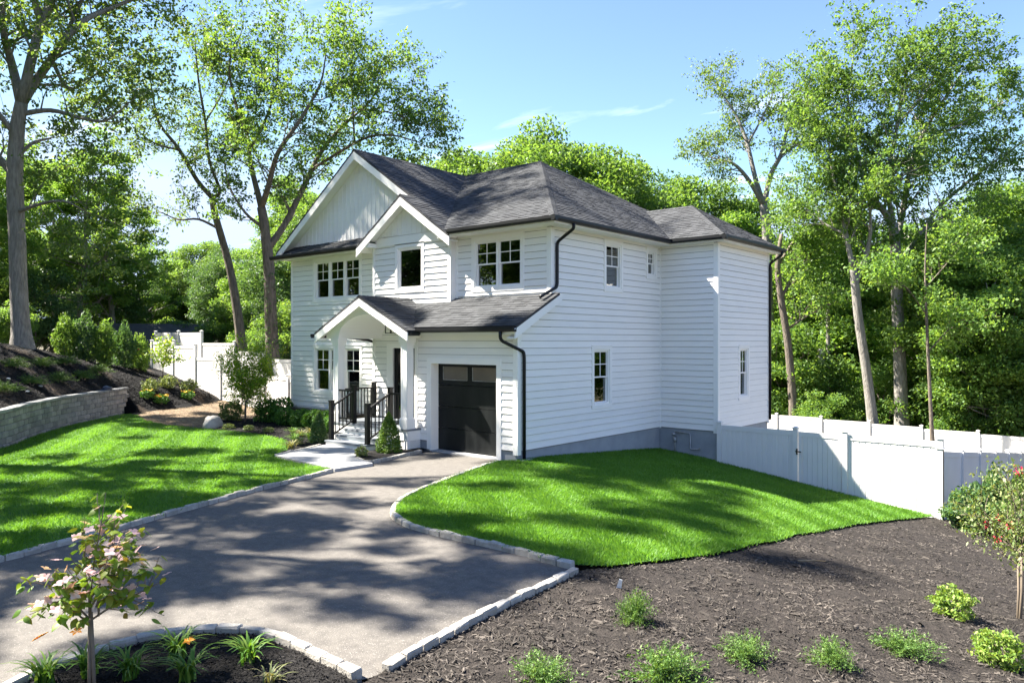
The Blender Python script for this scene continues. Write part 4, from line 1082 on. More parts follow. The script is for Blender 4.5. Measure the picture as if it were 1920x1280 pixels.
# black railings
def railing(name, p, q, drop=0.0, posts=(True, True), h=.92, ph=1.06):
    """rail between two foot points, newels at its ends"""
    root = empty(name, (0, 0, 0), H); p, q = Vector(p), Vector(q); d = q - p; up = Vector((0, 0, 1))
    for k, (e, on) in enumerate(zip((p, q), posts)):
        if on:
            mb = MB(); mb.box((e.x - .055, e.y - .055, e.z), (e.x + .055, e.y + .055, e.z + ph)); mb.box((e.x - .066, e.y - .066, e.z + ph), (e.x + .066, e.y + .066, e.z + ph + .035)); mb.build('newel_post', 'black_metal', root)
    mb = MB(); mb.bar(p + up * h, q + up * h, .07, .045); mb.build('handrail', 'black_metal', root)
    mb = MB(); mb.bar(p + up * .11, q + up * .11, .045, .04); mb.build('bottom_rail', 'black_metal', root)
    hl = Vector((d.x, d.y, 0)).length; n = max(2, int(hl / .115))
    for k in range(1, n):
        c = p + d * (k / n); mb = MB(); mb.box((c.x - .012, c.y - .012, c.z + .12), (c.x + .012, c.y + .012, c.z + h - .015)); mb.build('baluster', 'black_metal', root)
railing('railing', (-5.74, -.44, PF), (-5.74, -1.22, .07)); railing('railing', (-4.16, -.44, PF), (-4.16, -1.22, .07))
railing('railing', (-6.42, -.44, PF), (-5.80, -.44, PF), posts=(False, False)); railing('railing', (-4.10, -.44, PF), (-3.70, -.44, PF), posts=(False, False)); railing('railing', (-6.62, -.22, PF), (-6.62, 1.0, PF), posts=(False, True))
# gas pipe on the side wing foundation
mb = MB()
mb.tube([(.55, 6.86, -.75), (.55, 6.86, -.05)], .022, 8); mb.tube([(.55, 6.86, -.28), (.55, 6.86, -.12)], .045, 8); mb.tube([(.50, 6.80, -.03), (.60, 6.80, -.03)], .05, 8)
mb.tube([(.55, 6.86, .03), (1.02, 6.86, .03), (1.06, 6.86, .0), (1.06, 6.86, -.42), (1.10, 6.86, -.45), (1.32, 6.86, -.42)], .022, 8); mb.tube([(1.32, 6.86, -.42), (1.32, 6.95, -.42)], .03, 8); mb.tube([(.55, 6.86, -.08), (.55, 6.86, .03)], .03, 8)
mb.build('gas_pipe', 'steel_pipe', H, smooth=True)

# ------------------------------------------------------------------ white vinyl fences
def fence(posts, label, boards=False, group='white vinyl privacy fences', post_h=.07, skip=(), name='vinyl_fence', step=None):
    """posts: (x, y, panel_top_z_to_next, foot_z); every panel has rails and either separate boards or one grooved infill"""
    root = empty(name, (posts[0][0], posts[0][1], posts[0][3])); tag(root, label, 'fence', group)
    off = Vector(root.location)
    for i, (x, y, zt, zb) in enumerate(posts):
        top = (zt if step == 'rake' else max(zt, posts[i - 1][2] if i else zt)) + post_h
        s = .064; mb = MB(); mb.box((x - s, y - s, zb - .3), (x + s, y + s, top))
        p = mb.build('post', 'vinyl', root); p.location = -off
        mb = MB(); c = .084
        mb.box((x - c, y - c, top), (x + c, y + c, top + .022))
        mb.add([(x - .07, y - .07, top + .022), (x + .07, y - .07, top + .022), (x + .07, y + .07, top + .022), (x - .07, y + .07, top + .022), (x, y, top + .06)], [(0, 1, 4), (1, 2, 4), (2, 3, 4), (3, 0, 4)])
        mb.build('post_cap', 'vinyl', p, fix=False)
    for i in range(len(posts) - 1):
        if i in skip: continue
        a, b = posts[i], posts[i + 1]; A, B = Vector((a[0], a[1], 0)), Vector((b[0], b[1], 0)); d = (B - A).normalized(); n = Vector((d.y, -d.x, 0))
        A, B = A + d * .064, B - d * .064; L = (B - A).length; zt = a[2]; zb = min(a[3], b[3]) + .03; dz = Vector((0, 0, b[2] - a[2])) if step == 'rake' else Vector((0, 0, 0))
        d3 = (B + dz - A).normalized() if step == 'rake' else d
        if step == 'rake': zb = a[2] - 1.78
        for z, hh in ((zt - .07, .14), (zb + .09, .14)):
            mb = MB(); mb.bar(A + Vector((0, 0, z)), B + dz + Vector((0, 0, z)), .048, hh); mb.build('rail', 'vinyl', root).location = -off
        z0, z1 = zb + .15, zt - .13; w = .152; nb = max(1, int(round(L / w))); w = L / nb
        if boards:
            for k in range(nb):
                p = A + d * (k * w + .0004); q = A + d * ((k + 1) * w - .0004); c = .016; u = Vector((0, 0, z0))
                mb = MB(); mb.prism([p - n * .011 + u, q - n * .011 + u, q + n * .001 + u, q - d * c + n * .011 + u, p + d * c + n * .011 + u, p + n * .001 + u], (0, 0, z1 - z0))
                mb.build('board', 'vinyl', root).location = -off
        else:
            A_, d_ = A, d; w_ = w
            if step == 'rake': d = (B + dz - A) / L
            pts = [A - n * .011 + Vector((0, 0, z0)), B + dz - n * .011 + Vector((0, 0, z0))]
            for k in range(nb, 0, -1):
                pts += [A + d * (k * w - .002) + n * .004 + Vector((0, 0, z0)), A + d * (k * w - .009) + n * .011 + Vector((0, 0, z0)), A + d * ((k - 1) * w + .009) + n * .011 + Vector((0, 0, z0)), A + d * ((k - 1) * w + .002) + n * .004 + Vector((0, 0, z0))]
            mb = MB(); mb.prism(pts, (0, 0, z1 - z0)); mb.build('panel', 'vinyl', root).location = -off
    return root
fence([(2.04, 6.80, .36, -1.20), (4.25, 6.80, .36, -1.10), (5.54, 6.80, .36, -1.40), (7.75, 6.80, .36, -1.56)], 'white board fence running from the house corner across the sloping right lawn', boards=True, skip=(1,))
gate = empty('garden_gate', (4.32, 6.80, -1.1)); tag(gate, 'white vinyl gate with black latch between two posts of the right fence', 'gate'); go = Vector(gate.location)
mb = MB(); A, B, z0, z1 = Vector((4.33, 6.80, 0)), Vector((5.46, 6.80, 0)), -1.30, .34
for p, q in (((4.335, 6.80, z1 - .06), (5.455, 6.80, z1 - .06)), ((4.335, 6.80, z0 + .06), (5.455, 6.80, z0 + .06))): mb.bar(p, q, .046, .12)
for x in (4.38, 5.41): mb.box((x - .045, 6.779, z0 + .121), (x + .045, 6.821, z1 - .121))
mb.build('gate_frame', 'vinyl', gate).location = -go
mb = MB(); mb.box((4.43, 6.810, z0 + .12), (5.36, 6.816, z1 - .12)); mb.build('backing', 'vinyl', gate).location = -go
nbd = 7; w = (5.36 - 4.43) / nbd
for k in range(nbd):
    mb = MB(); mb.box((4.43 + k * w + .0025, 6.791, z0 + .12), (4.43 + (k + 1) * w - .0025, 6.809, z1 - .12)); mb.build('board', 'vinyl', gate).location = -go
mb = MB(); mb.box((4.285, 6.72, -.28), (4.325, 6.735, -.12)); mb.box((4.27, 6.70, -.21), (4.42, 6.722, -.18)); mb.build('latch', 'black_metal', gate).location = -go
side = []
for k, y in enumerate((6.80, 9.45, 12.2, 15.1, 18.2, 21.4, 24.6, 27.8)):
    side.append((7.75, y + (.0 if k else .001), .12 - .115 * (y - 6.8), g1(7.75, y) - .05))
fence(side[0:1] + side[1:], 'shaded white fence running down the slope away from the corner post', step='rake')
bk = []
for k in range(11):
    x = -16.6 + 2.44 * k; bk.append((x, 28.0, -1.34 - .031 * max(0, x + 4.2), g1(x, 28.0) - .1))
fence(bk, 'long sunlit white fence along the back of the yard before the woods')
lf = [(-28.6, 4.0, 2.78), (-26.2, 4.0, 2.58), (-23.87, 4.0, 2.02), (-21.46, 4.0, 1.52), (-19.6, 4.0, 1.38), (-17.73, 4.0, 1.30), (-15.9, 4.0, 1.22), (-14.0, 4.0, 1.18), (-12.3, 4.0, 1.18)]
fence([(x, y, z, min(z - 1.80, ground_z(x, y))) for x, y, z in lf], 'white fence stepping down the bank to the left corner of the house')
lb = [(-32.4, 5.9, 3.30), (-29.6, 5.9, 3.28), (-27.0, 5.9, 2.72), (-23.6, 5.9, 2.30), (-20.4, 5.9, 1.96), (-17.4, 5.9, 1.92), (-14.4, 5.9, 1.9)]
fence([(x, y, z, z - 1.9 - .4 * (k > 0)) for k, (x, y, z) in enumerate(lb)], 'taller white fence standing behind the stepped left fence')

# ------------------------------------------------------------------ buildings beyond the left fence
def gable_building(name, label, cat, loc, rz, L, Wd, hz, rise, wall, roofm, details=None):
    root = empty(name, loc, rz=rz); tag(root, label, cat)
    mb = MB(); mb.prism([(-L / 2, -Wd / 2, -1.0), (-L / 2, Wd / 2, -1.0), (-L / 2, Wd / 2, hz), (-L / 2, 0, hz + rise), (-L / 2, -Wd / 2, hz)], (L, 0, 0)); mb.build('wall', wall, root)
    o = .35; s = rise / (Wd / 2)
    rf = empty('roof', (0, 0, 0), root)
    for sg in (-1, 1):
        mb = MB(); mb.prism([(-L / 2 - o, 0, hz + rise + .03), (-L / 2 - o, sg * (Wd / 2 + o), hz - o * s + .03), (-L / 2 - o, sg * (Wd / 2 + o), hz - o * s + .13), (-L / 2 - o, 0, hz + rise + .15)], (L + 2 * o, 0, 0)); mb.build('roof_slope', roofm, rf)
    for k, (u, z0, w, h, m_) in enumerate(details or ()):
        mb = MB(); mb.box((u - w / 2, -Wd / 2 - .03, z0), (u + w / 2, -Wd / 2 + .02, z0 + h)); wd = mb.build('window', 'trim', root)
        mb = MB(); mb.box((u - w / 2 + .07, -Wd / 2 - .04, z0 + .07), (u + w / 2 - .07, -Wd / 2 - .031, z0 + h - .07)); mb.build('pane', m_, wd)
    return root
gable_building('shed', 'cream outbuilding with low dark shingle roof behind the shrub row', 'shed', (-35.2, 7.4, 1.2), R(62), 4.6, 4.0, 1.55, 1.0, 'cream_wall', 'shingle', [(-1.0, .6, 1.0, 1.0, 'red_paint')])
gable_building('neighbour_house', 'grey neighbouring house half hidden by trunks at the far left', 'house', (-47.0, -2.5, 2.6), R(100), 9.0, 7.0, 3.0, 1.9, 'grey_wall', 'grey_wall', [(-2.0, 1.0, 1.2, 1.3, 'garage_door'), (2.0, 1.0, 1.2, 1.3, 'garage_door')])
gable_building('garden_shed', 'small grey shed roof showing above the left fence beside ivy-clad trunk', 'shed', (-26.4, 10.6, .2), R(30), 3.0, 2.4, 1.75, .5, 'grey_wall', 'grey_wall', [(0, .6, .7, .7, 'garage_door')])

# utility pole in the right woods
up = empty('utility_pole', (-3.3, 33.4, g1(-3.3, 33.4))); tag(up, 'weathered utility pole with pale transformer among the right woods', 'pole')
mb = MB(); mb.tube([(0, 0, -.3), (0, 0, 9.2)], [.15, .11], 10); mb.build('pole', 'pole_wood', up)
mb = MB(); mb.tube([(-.33, -.2, 4.9), (-.33, -.2, 5.9)], .22, 12); mb.tube([(-.33, -.2, 5.9), (-.33, -.2, 5.98)], [.2, .1], 12); mb.build('transformer', 'steel_pipe', up)

# ------------------------------------------------------------------ stones and litter
def rock(name, loc, size, seed, material, label=None, cat=None, sub=3, amp=.18, group=None):
    bm = bmesh.new(); bmesh.ops.create_icosphere(bm, subdivisions=sub, radius=1.0)
    off = Vector((seed * 3.1, seed * 1.7, seed * .9))
    for v in bm.verts:
        q = v.co.copy(); k = 1 + amp * mnoise.noise(q * 1.1 + off) * 1.6 + amp * .35 * mnoise.noise(q * 3.3 + off)
        v.co = Vector((q.x * size[0] * k, q.y * size[1] * k, max(q.z, -.35) * size[2] * k))
    me = bpy.data.meshes.new(name); bm.to_mesh(me); bm.free(); me.shade_smooth()
    o = link(name, me, material); o.location = loc; o.rotation_euler = (0, 0, seed)
    if label: tag(o, label, cat, group)
    return o
rock('boulder', (-12.35, -1.25, -.02), (.44, .30, .34), 2.2, 'boulder', 'pale rounded boulder at the tip of the left bed', 'boulder', amp=.2)
for k, (x, y, s) in enumerate(((-16.7, -5.9, .06), (-17.6, -4.7, .05), (-15.9, -5.6, .05), (-19.5, -1.9, .04))):
    rock('stone', (x, y, h1(x, y) + .02), (s * 1.5, s, s * .7), k + 3.3, 'pebble', ['long pale stone lying on the black bank at far left', 'pale stone just left of the bank juniper', 'small white stone near the wall cap', 'small pale stone near the right end of the bank'][k], 'stone', sub=2)
tp = rock('tarp_bundle', (-19.0, -2.02, .96), (.30, .16, .11), 5.5, 'tarp', 'crumpled dark blue tarp lying on the retaining wall cap', 'tarp', amp=.45)
mb = MB(); mb.tube([(0, 0, .02), (.12, .05, .03), (.2, .16, .025), (.34, .2, .03)], [.012, .014, .011, .006], 6); st = mb.build('stick', 'straw'); st.location = (7.6, -2.5, g1(7.6, -2.5)); tag(st, 'bare pale stick lying on the wide mulch bed', 'stick')
mb = MB(); mb.prism([(0, 0, 0), (.06, .01, 0), (.05, .02, .12), (.01, .01, .13)], (0.002, .006, 0)); st = mb.build('plant_tag', 'white_tag'); st.location = (6.75, -6.2, g1(6.75, -6.2) - .01); st.rotation_euler = (.3, .2, .6); tag(st, 'small white plant tag beside the first juniper', 'tag')

# ------------------------------------------------------------------ lawns, mulch chips
def grass(poly, n, name, parent_label, hgt=.055, near=None):
    p = scatter(poly, n, weight=near)
    p = p + RNG.normal(0, .03, p.shape)
    z = G(p[:, 0], p[:, 1]) + .015
    h = hgt * RNG.uniform(.6, 1.25, n); a = RNG.uniform(0, 2 * np.pi, n); w = RNG.uniform(.006, .012, n)
    band = np.floor((p[:, 0] * .55 + p[:, 1] * .835) / .55) % 2      # mower stripes: the blades lie one way, then the other
    lean = RNG.uniform(.2, 1.0, n) * h; la = np.where(band > 0, .58, .58 + np.pi) + RNG.normal(0, .85, n)
    base = np.stack([p[:, 0], p[:, 1], z], 1)
    s = np.stack([np.cos(a) * w, np.sin(a) * w, np.zeros(n)], 1)
    tip = base + np.stack([np.cos(la) * lean, np.sin(la) * lean, h], 1)
    v = np.stack([base - s, base + s, tip], 1).reshape(-1, 3)
    o = link(name, np_mesh(name, v, np.arange(n * 3).reshape(-1, 3)), 'grass')
    tag(o, parent_label, 'grass', kind='stuff')
def near_w(x, y): return np.clip(9.0 / np.hypot(x - 11.6, y + 13.9), .15, 1.0) ** 1.3
grass(lawn_left, 190000, 'grass', 'bright green mown grass of the left lawn', near=near_w)
grass(lawn_right, 200000, 'grass', 'bright green mown grass of the right lawn', near=near_w)

def chips(poly, n, zf, name, material, label, lo=.03, hi=.09, wd=.010, near=None, lift=.012):
    p = scatter(poly, n, weight=near)
    z = zf(p[:, 0], p[:, 1]) + RNG.uniform(.0, lift, n)
    L = RNG.uniform(lo, hi, n) / 2; W = RNG.uniform(.4, 1.3, n) * wd / 2
    a = RNG.uniform(0, 2 * np.pi, n); tilt = RNG.normal(0, .32, n)
    t = np.stack([np.cos(a) * np.cos(tilt), np.sin(a) * np.cos(tilt), np.sin(tilt)], 1) * L[:, None]
    s = np.stack([-np.sin(a), np.cos(a), RNG.normal(0, .5, n)], 1) * W[:, None]
    c = np.stack([p[:, 0], p[:, 1], z + .004], 1)
    up_ = np.array([0, 0, 1.0]) * (W * .9)[:, None]
    v = np.stack([c - t - s, c + t - s * .6, c + t + s * .6, c - t + s, c - t * .7 + up_, c + t * .7 + up_], 1).reshape(-1, 3)
    k = np.arange(n)[:, None] * 6
    f = np.concatenate([k + np.array([[0, 1, 5, 4]]), k + np.array([[3, 4, 5, 2]])], 0)
    tag(link(name, np_mesh(name, v, f), material), label, 'mulch', kind='stuff')
def nearb(x, y): return (.55 + .45 * np.clip(fbm(x, y, 1.9, 6.0), -1, 1)) * np.clip(6.0 / np.hypot(x - 11.6, y + 13.9), .08, 1.0) ** 1.5 * ((x < 15) & (x * .65 - y * .76 < 19.2))
chips(bed_right, 90000, mulch_z, 'mulch_chips', 'chip', 'shredded grey-brown mulch covering the wide right bed', near=nearb, lo=.025, hi=.085, wd=.013)
chips(bed_right, 2400, mulch_z, 'mulch_chips', 'chip', 'coarser bark pieces strewn over the wide right bed', near=nearb, lo=.07, hi=.16, wd=.026)
chips(bed_island, 14000, island_z, 'mulch_chips', 'dark_chip', 'shredded black mulch in the foreground daylily bed')
chips(bed_house, 9000, bedh_z, 'mulch_chips', 'dark_chip', 'dark mulch in the bed under the front windows', lo=.04, hi=.1, wd=.016)
bank_vis = [(-12.4, -7.7), (-16.8, -4.6), (-19.4, -1.9), (-20.3, -.9), (-19.5, .4), (-20.4, 2.4), (-21.4, 3.8), (-25, 4), (-26, -1), (-26, -6), (-19, -10)]
chips(bank_vis, 26000, bank_z, 'mulch_chips', 'dark_chip', 'black mulch on the bank above the retaining wall', lo=.05, hi=.13, wd=.022, lift=.03)
chips(soil_patch, 9000, lambda x, y: G(x, y) + .01, 'straw_litter', 'straw', 'dry straw litter on the bare soil by the fence', lo=.05, hi=.16, wd=.008)

# ------------------------------------------------------------------ trees
def perp(d):
    r = np.array([random.gauss(0, 1) for _ in range(3)]); r -= d * r.dot(d); return r / (np.linalg.norm(r) + 1e-9)
def ground_flare(pts, rad):
    return pts, rad
def grow_twigs(mb, p, d, L, r, depth, tips, spread=.9, lift=.15, nseg=3):
    """a bent branch with side twigs; leaf sites collect in tips"""
    pts = [p]; rads = [r]; q = p.copy(); dd = d.copy()
    for k in range(nseg):
        dd = dd + perp(dd) * .28 + np.array([0, 0, lift * .5]); dd /= np.linalg.norm(dd)
        q = q + dd * (L / nseg); pts.append(q.copy()); rads.append(max(r * (1 - (k + 1) / (nseg + .3)), .006))
    mb.tube(pts, rads, 4 if depth else 3, cap=False)
    if depth == 0:
        for k in range(1, len(pts)): tips.append((pts[k], dd))
        return
    for k in range(1, len(pts)):
        for _ in range(2 if k < len(pts) - 1 else 3):
            nd = dd * .75 + perp(dd) * spread + np.array([0, 0, lift]); nd /= np.linalg.norm(nd)
            grow_twigs(mb, pts[k], nd, L * random.uniform(.42, .7), rads[k] * .6, depth - 1, tips, spread, lift, 2)
def seg_snap(p, limbs):
    best = None; bd = 1e9
    for lm in limbs:
        for a, b in zip(lm[:-1], lm[1:]):
            A, B = np.array(a[:3]), np.array(b[:3]); t = np.clip((p - A).dot(B - A) / ((B - A).dot(B - A) + 1e-9), 0, 1); c = A + (B - A) * t; dd = np.linalg.norm(c - p)
            if dd < bd: bd, best = dd, c
    return best
def smooth_limb(lm):
    P = [np.array(p) for p in lm]; out = []
    for i in range(len(P) - 1):
        a = P[i - 1] if i else 2 * P[0] - P[1]; b, c = P[i], P[i + 1]; d = P[i + 2] if i + 2 < len(P) else 2 * P[-1] - P[-2]
        for k in range(4):
            t = k / 4; q = .5 * (2 * b + (c - a) * t + (2 * a - 5 * b + 4 * c - d) * t * t + (3 * b - a - 3 * c + d) * t ** 3); q[3] = max(q[3], .01); out.append(q)
    out.append(P[-1]); return out
def leaf_sites(tips, per, sig, flat=.6):
    c = np.array([t[0] for t in tips]); c = np.repeat(c, per, 0)
    return c + RNG.normal(0, 1, c.shape) * np.array([sig, sig, sig * flat])

def limb_tree(name, limbs, label, bark, leafm, blen=2.0, nper=5, per=26, lsize=.17, sig=.28, start=.25, group=None, ivy=None, twig_depth=1):
    base = np.array(limbs[0][0][:3]); root = empty(name, tuple(base)); tag(root, label, 'tree', group)
    fixed = [limbs[0]]
    for lm in limbs[1:]:
        s = seg_snap(np.array(lm[0][:3]), fixed); lm = [(s[0], s[1], s[2], lm[0][3])] + list(lm[1:]); fixed.append(lm)
    tr_mb, br_mb, tips = MB(), MB(), []
    for i, lm in enumerate(fixed):
        S = smooth_limb(lm); pts = [q[:3] - base for q in S]; rad = [q[3] for q in S]
        if i == 0:
            pts = [pts[0] - np.array([0, 0, .5])] + pts; rad = [rad[0] * 1.5] + rad; rad[1] *= 1.28; rad[2] *= 1.06
            tr_mb.tube(pts, rad, 12)
        else:
            br_mb.tube(pts, rad, 7)
            n = len(pts)
            total = max(3, int(nper * sum(np.linalg.norm(pts[k + 1] - pts[k]) for k in range(n - 1)) / 2.2))
            for k in range(total):
                f = start + (1 - start) * (k + random.random()) / total; x = f * (n - 1); j = min(int(x), n - 2); p = pts[j] + (pts[j + 1] - pts[j]) * (x - j)
                d0 = pts[j + 1] - pts[j]; d0 = d0 / (np.linalg.norm(d0) + 1e-9)
                d = d0 * .7 + perp(d0) * 1.0 + np.array([0, 0, .1]); d /= np.linalg.norm(d)
                grow_twigs(br_mb, p, d, blen * random.uniform(.5, 1.15) * (1.1 - .35 * f), max(.012, rad[j] * .35), twig_depth, tips)
            grow_twigs(br_mb, pts[-1], d0, blen * .7, .02, twig_depth, tips)
    tr_mb.build('trunk', bark, root, smooth=True, fix=False); br_mb.build('branches', bark, root, smooth=True, fix=False)
    c = leaf_sites(tips, per, sig)
    v, f = leaves(c, lsize, lsize * .62, up=.5)
    link('crown', np_mesh('crown', v, f), leafm, root)
    if ivy:
        T = smooth_limb(limbs[0]); cc = []
        for q in T:
            if q[2] < ivy[1]:
                a = RNG.uniform(0, 2 * np.pi, ivy[0]); rr_ = q[3] + RNG.uniform(.0, .16, ivy[0])
                cc.append(np.stack([q[0] + np.cos(a) * rr_, q[1] + np.sin(a) * rr_, q[2] + RNG.uniform(-.9, .9, ivy[0])], 1) - base)
        v, f = leaves(np.concatenate(cc), .11, .09, up=.2); link('ivy', np_mesh('ivy', v, f), 'leaf_dark', root)
    return root

